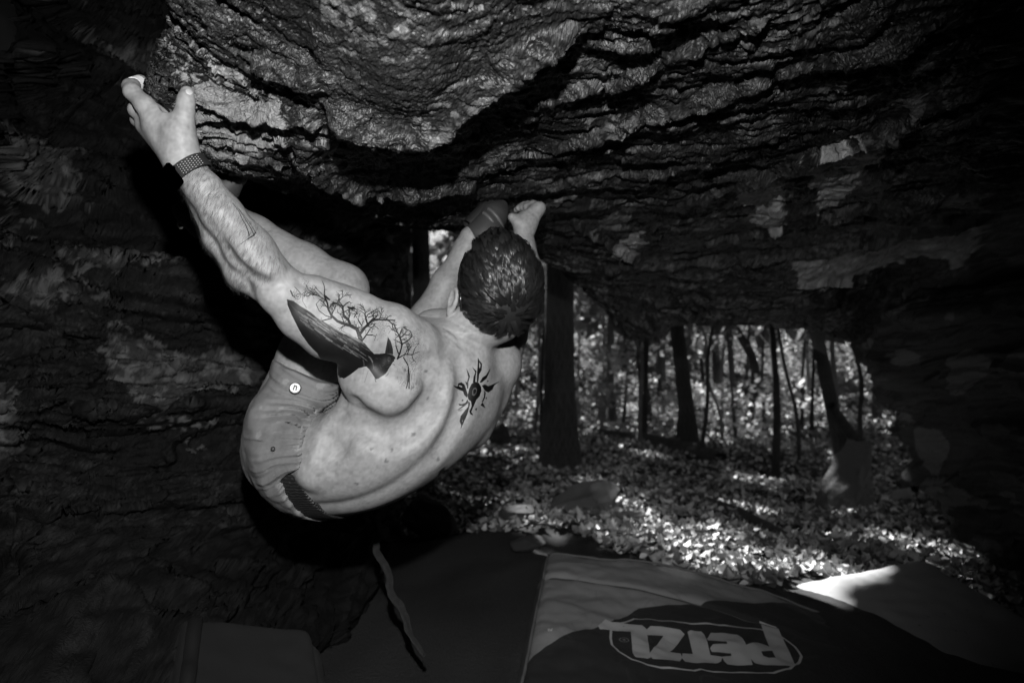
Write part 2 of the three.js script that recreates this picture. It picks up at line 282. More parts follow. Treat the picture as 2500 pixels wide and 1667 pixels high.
function roofRelief(p, su, sv, u, v) {
  const nose = Math.exp(-((p.x - noseC.x) ** 2 / 0.034 + (p.z - noseC.z) ** 2 / 0.036)), left = sstep(-0.30, -0.40, p.x);
  let h = 0.045 * fbm(p.x * 1.8 + 3, p.y * 1.8, p.z * 1.8, 3) + 0.016 * noise(p.x * 7, p.y * 7, p.z * 7) * (1 - 0.6 * nose);
  const paleHere = palePatchAt(p), thin = (1 - 0.93 * nose) * (paleHere ? 0.35 : 1), wx = 0.05 * noise(su * 4, sv * 4, 1), wy = 0.02 * noise(su * 4, sv * 4, 5);
  h += thin * (0.0055 * (plates((su + wx) * 0.9, (sv + wy) * 8.5, 0.3, 7, 0.16, 3.2) - 3.5) + 0.0042 * (plates((su + wx) * 2.4, (sv + wy) * 25, 2.3, 6, 0.25, 3.5) - 3) + 0.0022 * (plates(su * 8, sv * 70, 4.1, 5, 0.4, 2.5) - 2.5));
  return h + cleft(p, su, sv);
}
// broken faces: cells of a scattered lattice, each a plane of its own tilt
function facets(x, y, z) {
  const X = Math.floor(x), Y = Math.floor(y), Z = Math.floor(z); let best = 9, bh = 0;
  for (let i = -1; i <= 1; i++) for (let j = -1; j <= 1; j++) for (let k = -1; k <= 1; k++) {
    const h = perm[(perm[(perm[(X + i) & 255] + Y + j) & 255] + Z + k) & 255], g = perm[h], m = perm[g], cx = X + i + h / 255, cy = Y + j + g / 255, cz = Z + k + m / 255, dx = x - cx, dy = y - cy, dz = z - cz, d = dx * dx + dy * dy + dz * dz;
    if (d < best) { best = d; const q = perm[m], w = perm[q]; bh = (q / 127 - 1) * 0.5 + dx * (w / 127 - 1) + dy * (perm[w] / 127 - 1) + dz * (h / 127 - 1); }
  }
  return bh;
}
function roofGrit(p, su, sv, fit) {
  const nose = Math.exp(-((p.x - noseC.x) ** 2 / 0.034 + (p.z - noseC.z) ** 2 / 0.036));
  const a = fbm(p.x * 12, p.y * 18, p.z * 12, 3), b = noise(p.x * 34 + 7, p.y * 60, p.z * 34), c = noise(p.x * 80, p.y * 120, p.z * 80 + 3), d = noise(p.x * 170, p.y * 190, p.z * 170);
  const wx = p.x + 0.01 * noise(p.x * 25, p.y * 25, p.z * 25), wz = p.z + 0.01 * noise(p.x * 25 + 5, p.y * 25, p.z * 25);
  return (1 - 0.75 * nose) * ((0.3 + 0.7 * fit) * 0.0085 * facets(wx * 13, p.y * 24, wz * 13) + 0.0035 * fit * facets(wx * 34 + 9, p.y * 60, wz * 34)) + 0.010 * a * (1 - 0.5 * nose) + fit * (0.0045 * (0.5 - Math.abs(b)) * (1 - 0.4 * nose) + 0.0030 * c + 0.0024 * d + (1 - nose) * 0.0035 * (0.4 - Math.abs(noise(su * 18, sv * 75, 5))));
}
const grain = (p, fit) => { const s = Math.sin(p.x * 9127.3 + p.y * 7411.7 + p.z * 5303.9) * 43758.5453, f = s - Math.floor(s); return mix(0.85, 0.4 + 1.8 * f * f * f, fit * fit); };
function roofTone(p, su, sv, fit) {
  let c = 0.02 + 0.028 * fbm(p.x * 3.1, p.y * 3.1, p.z * 3.1 + 4, 3) + 0.02 * noise(p.x * 14, p.y * 36, p.z * 14);
  c *= 1 + 0.8 * noise(p.x * 55, p.y * 90, p.z * 55); c *= grain(p, fit);
  if (noise(p.x * 5, p.y * 6, p.z * 5 + 11) > 0.15 && noise(p.x * 45, p.y * 60, p.z * 45) > 0.1) c += 0.055;        // pale lichen specks
  const pr = noise(p.x * 7 + 2, p.y * 9, p.z * 7);
  const dp = Math.hypot(p.x - prowC.x, (p.y - prowC.y) * 1.6, p.z - prowC.z);
  if (dp < 0.14 + 0.12 * pr + 0.03 * noise(p.x * 40, p.y * 40, p.z * 40)) c += 0.15;                           // lit layers beside the hold, their brightness painted into the rock tone
  const dc = Math.hypot(p.x - crustC.x, (p.y - crustC.y) * 1.3, p.z - crustC.z); if (dc < 0.075 && Math.abs(noise(p.x * 42, p.y * 42, p.z * 42)) < 0.10 + 0.1 * noise(p.x * 15, p.y * 15, p.z * 15)) c += 0.16;   // curled lichen crust on the prow
  const t = palePatchAt(p); if (t) c = Math.max(c, t * (0.62 + 0.8 * fbm(p.x * 13, p.z * 22, 5, 3) + 0.35 * noise(p.x * 60, p.z * 60, 6)));
  return clamp(c, 0.006, 0.5);
}
const denser = (a, b, share) => (t) => { // share of the samples between a and b of the range
  const lo = (1 - share) * a / (a + 1 - b), hi = lo + share; return t < lo ? t / lo * a : t < hi ? a + (t - lo) / share * (b - a) : b + (t - hi) / (1 - hi) * (1 - b);
};
const RN = roofRows.length - 1;
const roofGeo = rockSheet(roofRows, 760, 900, roofRelief, roofTone, true, { u: denser(0.04, 0.93, 0.97), v: denser(2.6 / RN, 14.3 / RN, 0.96) }, roofGrit);
structure('cave_roof', roofGeo, roofMat, 'dark layered sandstone roof overhanging the climber');

// --- left wall behind the climber, with horizontal ledges
const wallCols = [[-900, 1.2], [-350, 1.75], [0, 2.05], [250, 2.2], [480, 2.35], [700, 2.6], [870, 3.2], [960, 4.2], [995, 6.0]];
const wallRows = [];
for (const [y, back] of [[-700, 0.9], [-250, 0.75], [100, 0.6], [350, 0.45], [550, 0.22], [750, 0.03], [900, 0], [1060, -0.05], [1180, -0.12], [1260, -0.22]])
  wallRows.push(wallCols.map(([x, d]) => { const top = P(x, y, d); return top; }).map((q, i) => q.clone().addScaledVector(FWD, back * (i > 6 ? 0.3 : 1))));
wallRows.push(wallCols.map(([x, d], i) => { const q = P(x, 1260, d); return V(q.x, 0.36 - 0.02 * i, q.z + 0.5); }), wallCols.map(([x, d], i) => { const q = P(x, 1260, d); return V(q.x * 0.9, 0.2 - 0.03 * i, q.z + 1.0); }), wallCols.map(([x, d], i) => { const q = P(x, 1260, d); return V(q.x * 0.9, -0.15, q.z + 1.6); }));
function wallRelief(p, su, sv, u) {
  const end = 1 - 0.8 * sstep(0.80, 0.97, u);
  const yy = p.y + 0.06 * noise(p.x * 2.2, p.y * 2, p.z * 2) + 0.05 * su * 0.6, wx = 0.08 * noise(su * 3, yy * 5, 2);
  let h = 0.10 * fbm(p.x * 1.6, p.y * 2.2, p.z * 1.6, 3);
  h += 0.062 * (plates((su + wx) * 0.8, yy * 4.6, 1.3, 6, 0.14, 4) - 3) + 0.016 * (plates((su + wx) * 2.2, yy * 14, 6.3, 5, 0.2, 4) - 2.5) ;
  return h * end;
}
const wallGrit = (p) => 0.016 * facets(p.x * 7, p.y * 13, p.z * 7) + 0.006 * facets(p.x * 20, p.y * 34, p.z * 20) + 0.012 * fbm(p.x * 7, p.y * 11, p.z * 7, 4) + 0.005 * (0.5 - Math.abs(noise(p.x * 30, p.y * 55, p.z * 30))) + 0.003 * noise(p.x * 80, p.y * 90, p.z * 80);
function wallTone(p, su, sv, fit) {
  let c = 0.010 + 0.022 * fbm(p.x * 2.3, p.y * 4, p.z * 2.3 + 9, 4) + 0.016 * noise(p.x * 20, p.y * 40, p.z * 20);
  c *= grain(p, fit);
  const l = noise(p.x * 3.4 + 5, p.y * 5, p.z * 3.4), s = noise(p.x * 26, p.y * 26, p.z * 26) + 0.6 * noise(p.x * 55, p.y * 55, p.z * 55);
  if (p.y > 0.42 && l > 0.12 && s > 0.34 - l * 0.6) c += 0.075 * (0.5 + s);                  // crusts of pale lichen
  if (p.y > 0.42 && l > 0.26 + 0.05 * s) c += 0.03;
  return clamp(c, 0.006, 0.34);
}
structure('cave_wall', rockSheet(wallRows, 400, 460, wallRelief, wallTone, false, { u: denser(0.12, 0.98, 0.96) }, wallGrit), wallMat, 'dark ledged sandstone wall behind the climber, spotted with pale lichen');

// --- right wall, dropping from the roof to the forest floor
const rightRows = [
  [[2075, 690, 4.0], [2110, 690, 3.6], [2250, 670, 3.3], [2450, 630, 2.9], [2800, 590, 2.4], [3600, 500, 1.6]],
  [[2075, 800, 3.9], [2110, 810, 3.5], [2250, 780, 3.2], [2450, 740, 2.8], [2800, 700, 2.3], [3600, 600, 1.5]],
  [[2130, 870, 3.9], [2112, 880, 3.5], [2250, 870, 3.25], [2450, 860, 2.9], [2800, 860, 2.3], [3600, 860, 1.5]],
  [[2160, 950, 3.9], [2150, 950, 3.55], [2270, 950, 3.3], [2450, 950, 2.95], [2800, 980, 2.35], [3600, 1000, 1.5]],
  [[2200, 1040, 3.9], [2185, 1040, 3.6], [2290, 1060, 3.35], [2460, 1080, 3.0], [2800, 1120, 2.4], [3600, 1200, 1.5]],
  [[2250, 1140, 3.9], [2240, 1140, 3.6], [2330, 1170, 3.4], [2480, 1200, 3.05], [2800, 1270, 2.4], [3600, 1450, 1.5]],
  [[2330, 1260, 3.9], [2330, 1250, 3.6], [2400, 1290, 3.4], [2530, 1340, 3.1], [2850, 1450, 2.4], [3700, 1800, 1.5]],
  [[2440, 1400, 3.9], [2430, 1400, 3.6], [2500, 1430, 3.4], [2600, 1480, 3.1], [2900, 1600, 2.4], [3800, 2200, 1.5]],
].map((r) => r.map((q) => P(...q)));
const rightRelief = (p, su, sv, u) => (0.3 + 0.7 * sstep(0, 0.12, u)) * (0.035 * (plates(su * 1, sv * 6, 3, 5, 0.15, 3) - 2.5) + 0.01 * (plates(su * 3, sv * 18, 4, 5, 0.2, 3) - 2.5) + 0.08 * fbm(p.x * 2, p.y * 3, p.z * 2, 3) + 0.012 * fbm(p.x * 12, p.y * 12, p.z * 12, 3));
const rightTone = (p, su, sv) => clamp(0.05 + 0.05 * fbm(p.x * 3, p.y * 5, p.z * 3, 3) + (noise(p.x * 4, p.y * 6, p.z * 4) > 0.25 ? 0.07 : 0), 0.015, 0.25);
structure('rock_pillar', rockSheet(rightRows, 260, 220, rightRelief, rightTone), wallMat, 'dark rock pillar under the roof at the right edge');

// --- the boulder's mass above the roof and the back of the hollow, behind the camera
{
  const lip = [[-6, -6.5], [-1.5, -6.5], [-1.2, -2.9], [-0.35, -3.0], [0.2, -3.2], [0.62, -4.2], [1.0, -3.8], [1.5, -3.4], [2.2, -3.2], [3.4, -3.2], [3.6, 3.4], [-6, 3.4]];
  const s = new THREE.Shape(lip.map(([x, z]) => new THREE.Vector2(x, -z)));
  const g = new THREE.ExtrudeGeometry(s, { depth: 1.9, bevelEnabled: true, bevelSize: 0.12, bevelThickness: 0.12, bevelSegments: 2 }); g.rotateX(-Math.PI / 2); g.translate(0, 2.7, 0);
  structure('boulder_top', g, mat(0.02, 0.95), 'upper mass of the overhanging boulder');
  const back = [], cols = 40, rowsN = 16, pts = [];
  const ring = [[-6.2, -3.2], [-3.2, -1.2], [-2.3, 0.4], [-1.6, 1.8], [0, 2.3], [1.6, 1.9], [2.5, 0.6], [2.7, -0.9], [3.3, -2.4]];
  for (const [y, k] of [[2.9, 0.9], [1.9, 0.97], [1.2, 1.02], [0.5, 1], [-0.3, 0.98]]) back.push(ring.map(([x, z]) => V(x * k, y, z)));
  structure('hollow_wall', rockSheet(back, 120, 60, (p, su, sv) => 0.15 * fbm(p.x, p.y * 2, p.z, 4) + bedding(su, sv, 8, 0.2, 0.08, 0.04, 2), () => 0.05, false), wallMat, 'rock wall closing the hollow behind the viewpoint');
}

// ---------------------------------------------------------------- forest floor, one sheet out to the horizon
const gy = (x, z) => {
  const t = -z;
  let y = -0.02 - 0.10 * sstep(2.5, 7, t) - 0.12 * sstep(0.8, 2.5, x) * sstep(1, 3, t);
  y += 0.32 * sstep(13, 26, t) * (t - 13) * 1.0 - 0.22 * sstep(40, 80, t) * Math.max(0, t - 40);
  y += 0.22 * fbm(x * 0.35 + 2, 0, z * 0.35, 3) * sstep(3.0, 7, t) + 0.05 * noise(x * 1.7, 1, z * 1.7) * sstep(2, 4, t) + 0.03 * noise(x * 5, 1, z * 5) * sstep(2, 4, t);
  return y;
};
{
  const n = 320, pos = [], col = [], uv = [], idx = [];
  const warp = (t) => { const s = t * 2 - 1; return Math.sign(s) * Math.pow(Math.abs(s), 3) * 140; };
  for (let j = 0; j <= n; j++) for (let i = 0; i <= n; i++) {
    const x = warp(i / n) + 1.2, z = -6 + warp(j / n), y = gy(x, z), near = Math.abs(x) < 20 && Math.abs(z) < 30;
    pos.push(x, y + (near ? 0.02 * noise(x * 9, 0, z * 9) : 0), z);
    const c = clamp(0.02 + 0.03 * fbm(x * 2, 3, z * 2, 3) + 0.02 * noise(x * 18, 1, z * 18), 0.008, 0.3); col.push(c, c, c); uv.push(x, z);
  }
  for (let j = 0; j < n; j++) for (let i = 0; i < n; i++) { const a = j * (n + 1) + i, b = a + 1, c = a + n + 1, d = c + 1; idx.push(a, c, b, b, c, d); }
  const g = new THREE.BufferGeometry(); g.setAttribute('position', new THREE.Float32BufferAttribute(pos, 3)); g.setAttribute('color', new THREE.Float32BufferAttribute(col, 3)); g.setAttribute('uv', new THREE.Float32BufferAttribute(uv, 2)); g.setIndex(idx); g.computeVertexNormals();
  structure('ground', g, rockMat(0.006, 0.9, 2), 'dark forest soil sloping up into a wooded hillside');
}
function leafGeo(len, wid, curl) { // a pointed oval leaf, folded and curled
  const pos = [], idx = [], uv = [], nrow = 4;
  for (let i = 0; i <= nrow; i++) { const t = i / nrow, w = wid * Math.sin(Math.PI * Math.pow(t, 0.8)) * 0.5 + 0.0006, y = curl * (t - 0.5) * (t - 0.5) * len * 2; for (const s of [-1, 0, 1]) { pos.push((t - 0.5) * len, y + (s ? wid * 0.22 * Math.abs(curl) : 0), s * w); uv.push(t, s * 0.5 + 0.5); } }
  for (let i = 0; i < nrow; i++) for (let k = 0; k < 2; k++) { const a = i * 3 + k, b = a + 1, c = a + 3, d = c + 1; idx.push(a, b, c, b, d, c); }
  const g = new THREE.BufferGeometry(); g.setAttribute('position', new THREE.Float32BufferAttribute(pos, 3)); g.setAttribute('uv', new THREE.Float32BufferAttribute(uv, 2)); g.setIndex(idx); g.computeVertexNormals(); return g;
}
const litterMat = new THREE.MeshPhysicalMaterial({ color: 0xffffff, roughness: 0.6, side: THREE.DoubleSide });
const greenMat = new THREE.MeshPhysicalMaterial({ color: 0xffffff, roughness: 0.7, transmission: 0.45, thickness: 0, side: THREE.DoubleSide });
function scatter(name, label, category, geo, m, list) {
  const im = new THREE.InstancedMesh(geo, m, list.length), M = new THREE.Matrix4(), q = new THREE.Quaternion(), e = new THREE.Euler(), c = new THREE.Color();
  list.forEach(([x, y, z, rx, ry, rz, s, tone], i) => { q.setFromEuler(e.set(rx, ry, rz, 'YXZ')); M.compose(V(x, y, z), q, V(s, s, s)); im.setMatrixAt(i, M); im.setColorAt(i, c.setRGB(tone, tone, tone)); });
  im.castShadow = im.receiveShadow = true; im.name = numbered(name); im.userData = { kind: 'stuff', label, category }; scene.add(im);
}
{
  const r = rng(4), A = [], B = [], padZone = [P(1300, 1325, 3.1), P(1560, 1350, 2.95), P(1900, 1420, 2.85), P(1935, 1395, 3.15), P(2280, 1335, 3.25), P(2950, 1640, 2.0), P(2500, 2000, 1.2), P(1200, 2000, 1.2)];
  for (let i = 0; i < 84000; i++) {
    const t = 2.2 + Math.pow(r(), 1.7) * 34, x = (r() - 0.32) * (2.2 + t * 0.95), z = -t, near = t < 9;
    if (t < 3.9 && x < 0.3 + 0.5 * (3.9 - t)) continue; if (inPoly(x, z, padZone)) continue;
    const tone = 0.10 + 0.62 * Math.pow(r(), 1.5);
    (i % 2 ? A : B).push([x, gy(x, z) + 0.012 + r() * 0.035, z, (r() - 0.5) * 1.4, r() * 6.28, (r() - 0.5) * 1.4, (0.45 + r() * 0.95) * (near ? 1 : 1.5), tone]);
  }
  scatter('leaf_litter', 'curled dry leaves covering the forest floor', 'leaves', leafGeo(0.068, 0.038, 0.7), litterMat, A);
  scatter('leaf_litter', 'flatter dry leaves mixed through the forest floor', 'leaves', leafGeo(0.058, 0.042, -0.35), litterMat, B);
}
console.log('setting done');
// ---------------------------------------------------------------- trees, saplings, logs, stones
const barkTex = grainTexture(256, [[16, 0.5], [64, 0.5]], 31);
const barkTile = barkTex.clone(); barkTile.repeat.set(5, 3); barkTile.needsUpdate = true;
const barkMat = (v) => new THREE.MeshStandardMaterial({ color: grey(v * 2.4), map: barkTile, roughness: 0.95, bumpMap: barkTile, bumpScale: 0.03 });
const barks = [0.06, 0.085, 0.12, 0.28].map(barkMat);
const crownLeaf = (() => { const g = new THREE.BufferGeometry(); g.setAttribute('position', new THREE.Float32BufferAttribute([-0.17, 0, 0, 0, 0.03, 0.1, 0.17, 0, 0, 0, 0.03, -0.1], 3)); g.setAttribute('uv', new THREE.Float32BufferAttribute([0, 0.5, 0.5, 1, 1, 0.5, 0.5, 0], 2)); g.setIndex([0, 1, 2, 0, 2, 3]); g.computeVertexNormals(); return g; })();
// where the photograph shows sun on the forest floor, no leaf stands between it and the sun
const sunny = [[[1520, 1190], [1640, 1270], [1760, 1290], [1900, 1330], [2080, 1345], [2210, 1365], [2160, 1415], [2085, 1440], [2090, 1520], [2000, 1520], [1850, 1450], [1660, 1385], [1540, 1290]], [[1395, 1150], [1480, 1160], [1620, 1185], [1610, 1200], [1480, 1180], [1400, 1170]], [[1462, 1190], [1530, 1185], [1560, 1250], [1530, 1260]], [[1930, 1235], [2100, 1225], [2250, 1255], [2450, 1300], [2440, 1330], [2200, 1280], [1990, 1260]], [[1700, 1180], [1850, 1190], [1900, 1215], [1750, 1200]], [[1500, 1060], [1620, 1075], [1600, 1090], [1490, 1075]], [[1720, 1090], [1890, 1110], [1880, 1140], [1740, 1110]], [[1990, 1050], [2090, 1050], [2080, 1200], [1980, 1200]]].map((poly) => poly.map(([x, y]) => onPlane(x, y, 0.0)));
const inSun = (q) => { const k = (q.y - 0.0) / SUN_TO.y, x = q.x - SUN_TO.x * k, z = q.z - SUN_TO.z * k; return sunny.some((poly) => inPoly(x, z, poly)); };
function leafCloud(r, centres, per, spread, s = 1, at = V(0, 0, 0)) {
  const gs = [], e = new THREE.Euler(), q = new THREE.Quaternion(), M = new THREE.Matrix4();
  for (const c of centres) for (let i = 0; i < per; i++) {
    const g = crownLeaf.clone(), k = s * (0.6 + 0.8 * r()), w = V(c.x + (r() + r() - 1) * spread, c.y + (r() + r() - 1) * spread * 0.7, c.z + (r() + r() - 1) * spread);
    if (inSun(w.clone().add(at))) continue;
    M.compose(w, q.setFromEuler(e.set((r() - 0.5) * 2.4, r() * 6.3, (r() - 0.5) * 2.4)), V(k, k, k)); g.applyMatrix4(M); gs.push(g);
  }
  return mergeGeometries(gs);
}
const crownMats = [0.10, 0.15, 0.22].map((v) => new THREE.MeshPhysicalMaterial({ color: grey(v), roughness: 0.7, transmission: 0.4, thickness: 0, side: THREE.DoubleSide }));
let treeSeed = 100;
// px/py of the foot, depth, width in pixels, lean (metres sideways per metre), height
function tree(px, py, d, wpx, lean, H, bark, label, group, o = {}) {
  const r = rng(treeSeed++), foot = P(px, py, d), R = wpx / FOCAL * d / 2; foot.y = Math.min(foot.y, gy(foot.x, foot.z) + 0.02);
  if (o.onGround) foot.y = gy(foot.x, foot.z);
  const g = thing(o.name ?? 'forest_tree', label, o.category ?? 'tree', foot, group), pts = [], rad = [];
  for (let i = 0; i <= 8; i++) { const t = i / 8, y = t * H; pts.push(V(lean * y + (o.bend ?? 0.02) * H * (r() - 0.5) * (i ? 1 : 0), y - (i ? 0 : 0.08), (r() - 0.5) * 0.02 * H * (i ? 1 : 0))); rad.push(R * (1 - 0.8 * t) + 0.004); }
  const flare = o.flare ?? 1.45, pr = [rad[0] * flare]; for (let k = 1; k < 33; k++) { const t = k / 32 * 8, a = Math.min(Math.floor(t), 7); pr.push(mix(rad[a], rad[a + 1], t - a) * (1 + (flare - 1) * Math.exp(-k / 32 * H / 0.35))); }
  part('trunk', tube(pts, pr, wpx > 20 ? 40 : 20, wpx > 40 ? 22 : 10, 0.12, px), bark, g);
  const curve = new THREE.CatmullRomCurve3(pts), tips = [];
  const n = o.limbs ?? 7;
  for (let i = 0; i < n; i++) {
    const t = (o.limbFrom ?? 0.35) + (0.97 - (o.limbFrom ?? 0.35)) * (i + r() * 0.6) / n, a = curve.getPoint(t), an = r() * 6.28, L = (o.limbLen ?? 0.22) * H * (1.1 - t) * (0.6 + 0.8 * r());
    const b = a.clone().add(V(Math.cos(an) * L * 0.5, L * (0.12 + 0.3 * r()), Math.sin(an) * L * 0.5)), c = a.clone().add(V(Math.cos(an + 0.3) * L, L * (0.3 + 0.5 * r()), Math.sin(an + 0.3) * L)), br = Math.max(0.004, R * (1 - 0.8 * t) * 0.42);
    part('limb', tube([a, b, c], [br, br * 0.6, 0.003], 6, 5), bark, g); tips.push(b.clone().lerp(c, 0.5), c);
  }
  for (const q of o.boughs ?? []) { const c = V(...q).sub(foot), a = curve.getPoint(clamp((c.y - 1.2) / H)); part('limb', tube([a, a.clone().lerp(c, 0.55).add(V(0, 0.35, 0)), c], [R * 0.35, R * 0.2, 0.006], 10, 6), bark, g); for (let k = 0; k < 3; k++) tips.push(c.clone().add(V((k - 1) * 0.25, 0, (k - 1) * 0.2))); }  // extra limbs with leaf clumps, added to block the sun
  if (o.leaves !== 0) part('crown', leafCloud(r, tips, o.leaves ?? 38, o.spread ?? H * 0.08, o.leafScale ?? 1, foot), crownMats[Math.floor(r() * 3)], g);
  return g;
}
const near = 'trees standing outside the overhang';
tree(1368, 1150, 6.9, 74, -0.012, 13, barks[0], 'thick dark tree trunk with flared foot standing nearest the overhang', near, { flare: 1.6, limbFrom: 0.45, limbs: 10, spread: 0.9, boughs: [[-0.75, 8, -8.7], [-0.4, 7.2, -8.1], [-0.9, 8.8, -9.2]] });  // boughs added out of view to keep sun off the second pad
tree(1028, 1120, 5.6, 46, 0.0, 11, barks[0], 'dark straight trunk between the climber and the left wall', near, { limbFrom: 0.5 });
tree(1688, 1095, 9.2, 36, -0.165, 10, barks[0], 'dark leaning trunk in the middle of the forest window', near, { limbFrom: 0.5 });
tree(1578, 1000, 15, 26, 0.0, 12, barks[0], 'short looking dark trunk deep in the wood, hanging from the roof edge in view', near, { limbFrom: 0.5 });
tree(1893, 1130, 7.4, 17, 0.012, 7, barks[0], 'thin black upright trunk right of the forest window centre', near, { limbFrom: 0.4, limbs: 6, flare: 1.15 });
tree(1706, 1098, 8.6, 9, 0.1, 5, barks[1], 'slender dark sapling crossing beside the leaning trunk', near, { limbFrom: 0.3, limbs: 5, flare: 1.1, leaves: 6, name: 'sapling', category: 'sapling' });
tree(2065, 1075, 8.0, 32, -0.17, 8, barks[1], 'dark trunk leaning left behind the pale broken stump', near, { limbFrom: 0.5 });
tree(1562, 1075, 9.6, 9, -0.08, 5, barks[3], 'pale slender sapling left of the leaning trunk', near, { limbFrom: 0.25, limbs: 7, flare: 1.1, leaves: 4, name: 'sapling', category: 'sapling', bend: 0.06 });
tree(1952, 1120, 8.0, 9, -0.13, 4.5, barks[2], 'thin pale sapling right of the thin black trunk', near, { limbFrom: 0.25, limbs: 7, flare: 1.1, leaves: 4, name: 'sapling', category: 'sapling', bend: 0.04 });
tree(1765, 1060, 10.5, 7, -0.16, 4, barks[3], 'thin pale crooked sapling in front of the bright foliage', near, { limbFrom: 0.2, limbs: 8, flare: 1.1, leaves: 3, name: 'sapling', category: 'sapling', bend: 0.1 });
tree(1820, 1010, 13, 22, -0.05, 9, barks[1], 'grey bent trunk behind the thin black trunk', near, { limbFrom: 0.4, bend: 0.08 });
tree(2120, 1100, 7.2, 10, -0.1, 4, barks[1], 'thin dark sapling against the rock pillar', near, { limbFrom: 0.2, limbs: 6, flare: 1.1, leaves: 4, name: 'sapling', category: 'sapling' });
{
  const r = rng(55), where = ['left of the thick trunk', 'near the thick trunk', 'right beside the thick trunk', 'left of the leaning trunk', 'right of the leaning trunk', 'near the thin black trunk', 'by the rock pillar'];
  const xs = [985, 1060, 1100, 1230, 1275, 1325, 1430, 1462, 1495, 1535, 1610, 1648, 1725, 1755, 1795, 1850, 1925, 1975, 2010, 2090, 2140];
  const taken = {};
  for (let k = 0; k < 30; k++) xs.push(1060 + Math.round(1040 * hash1(k * 3.1 + 0.7)));
  xs.forEach((x, i) => {
    const thin = i > 20, d = thin ? 9.5 + 8 * hash1(i * 2.7) : 13 + 17 * hash1(i * 2.7), w = thin ? 5 + 7 * hash1(i * 5.1) : 9 + 16 * hash1(i * 5.1);
    const shade = thin && i % 2 ? 'pale' : ['blackish', 'dark grey', 'mid grey'][i % 3], size = w > 20 ? 'stout' : w > 14 ? 'slim' : 'very slim';
    const lean = (hash1(i * 9.3) - 0.5) * 0.14, stance = lean > 0.02 ? 'right-leaning' : lean < -0.02 ? 'left-leaning' : 'upright', depthWord = d > 22 ? 'very far off' : d > 14 ? 'far off' : 'mid-distance';
    let name = `${size} ${shade} ${stance} trunk ${depthWord} ${where[clamp(Math.floor((x - 985) / 170), 0, 6)]}`; if (taken[name]) { const old = taken[name], first = old.x < x; old.tree.userData.label = `${first ? 'left' : 'right'} twin: ${name}`; name = `${first ? 'right' : 'left'} twin: ${name}`; }
    taken[name] = { x, tree: tree(x, 1000, d, w, lean, 9 + 5 * hash1(i), barks[thin && i % 2 ? 3 : i % 3], name, 'trunks deep in the wood', { onGround: true, limbFrom: 0.12, limbs: 10, leaves: 9, spread: 0.5, limbLen: 0.16 }) };
  });
}
for (const [x, z, Ht, label] of [[-3.2, -11.5, 12, 'unseen broad crowned tree added for shade behind the left rock wall, nearest the overhang'], [-2.4, -15.5, 13, 'unseen tall broad crowned tree added for shade behind the left rock wall, deeper in the wood'], [-5.2, -9.5, 11, 'unseen broad crowned tree added for shade farthest left behind the rock wall'], [-0.9, -13.2, 12, 'broad crowned tree behind the climber\'s raised arm and the rock wall']]) {  // unseen trees, added so that their crowns shade the forest floor
  const q = V(x, gy(x, z), z).sub(EYE), d = q.dot(FWD);
  tree(CX + q.x / d * FOCAL, CY - q.dot(UPV) / d * FOCAL, d, 0.3 / d * FOCAL, 0.01, Ht, barks[0], label, near, { onGround: true, limbFrom: 0.45, limbs: 16, limbLen: 0.34, leaves: 60, spread: 1.1 });
}
// understory leaves deep in the wood: a mass nobody could count
{
  const r = rng(91), L = [];
  for (let k = 0; k < 430; k++) {
    const t = 9.5 + 24 * Math.pow(r(), 0.8), cx = (r() - 0.3) * (1.6 + t * 0.95), base = gy(cx, -t), cy = base + 0.15 + Math.pow(r(), 1.4) * (1.2 + t * 0.13), sp = 0.25 + 0.5 * r(), n = 60 + Math.floor(r() * 90), tone = 0.26 + 0.74 * r() * r();
    for (let i = 0; i < n; i++) L.push([cx + (r() + r() - 1) * sp, Math.max(base + 0.03, cy + (r() + r() - 1) * sp * 0.6), -t + (r() + r() - 1) * sp, (r() - 0.5) * 2, r() * 6.3, (r() - 0.5) * 2, 0.7 + r() * 0.7, tone * (0.6 + 0.8 * r())]);
  }
  scatter('understory_foliage', 'blurred small leaves of bushes filling the wood', 'foliage', leafGeo(0.11, 0.06, 0.3), greenMat, L);
}
// stones and logs
function stoneGeo(seed, sx, sy, sz, facets = 13, det = 56) {
  const g = new THREE.SphereGeometry(1, det, Math.round(det * 0.7)), p = g.attributes.position, r = rng(seed), planes = [];
  for (let i = 0; i < facets; i++) planes.push([V(r() - 0.5, r() - 0.5, r() - 0.5).normalize(), 0.45 + 0.3 * r()]);
  for (let i = 0; i < p.count; i++) {
    const v = V(p.getX(i), p.getY(i), p.getZ(i)); const d0 = v.clone();
    for (const [n, c] of planes) { const k = v.dot(n); if (k > c) v.addScaledVector(n, c - k); }
    v.addScaledVector(d0, 0.12 * fbm(d0.x * 2.5 + seed, d0.y * 2.5, d0.z * 2.5, 5));
    p.setXYZ(i, v.x * sx, v.y * sy, v.z * sz);
  }
  g.computeVertexNormals(); return g;
}
const stoneMats = [0.10, 0.2, 0.34].map((v) => new THREE.MeshStandardMaterial({ color: grey(v), roughness: 0.9, bumpMap: rep(grainTex, 3), bumpScale: 0.01 }));
function stone(px, py, y, sx, sy, sz, rot, seed, m, label, sink = 0.4) {
  const c = onPlane(px, py, y), g = stoneGeo(seed, sx, sy, sz); g.rotateZ(rot[2]); g.rotateX(rot[0]); g.rotateY(rot[1]); g.computeBoundingBox(); g.translate(0, -g.boundingBox.min.y, 0);
  const s = single('stone', g, m, label, 'stone', 'stones lying before the overhang'); s.position.set(c.x, y - sy * sink, c.z); return s;
}
stone(1435, 1262, -0.06, 0.27, 0.09, 0.2, [0.5, 0.4, 0.2], 23, stoneMats[1], 'broad flat grey slab tilted towards the viewer beside the sunlit leaves', 0.2);
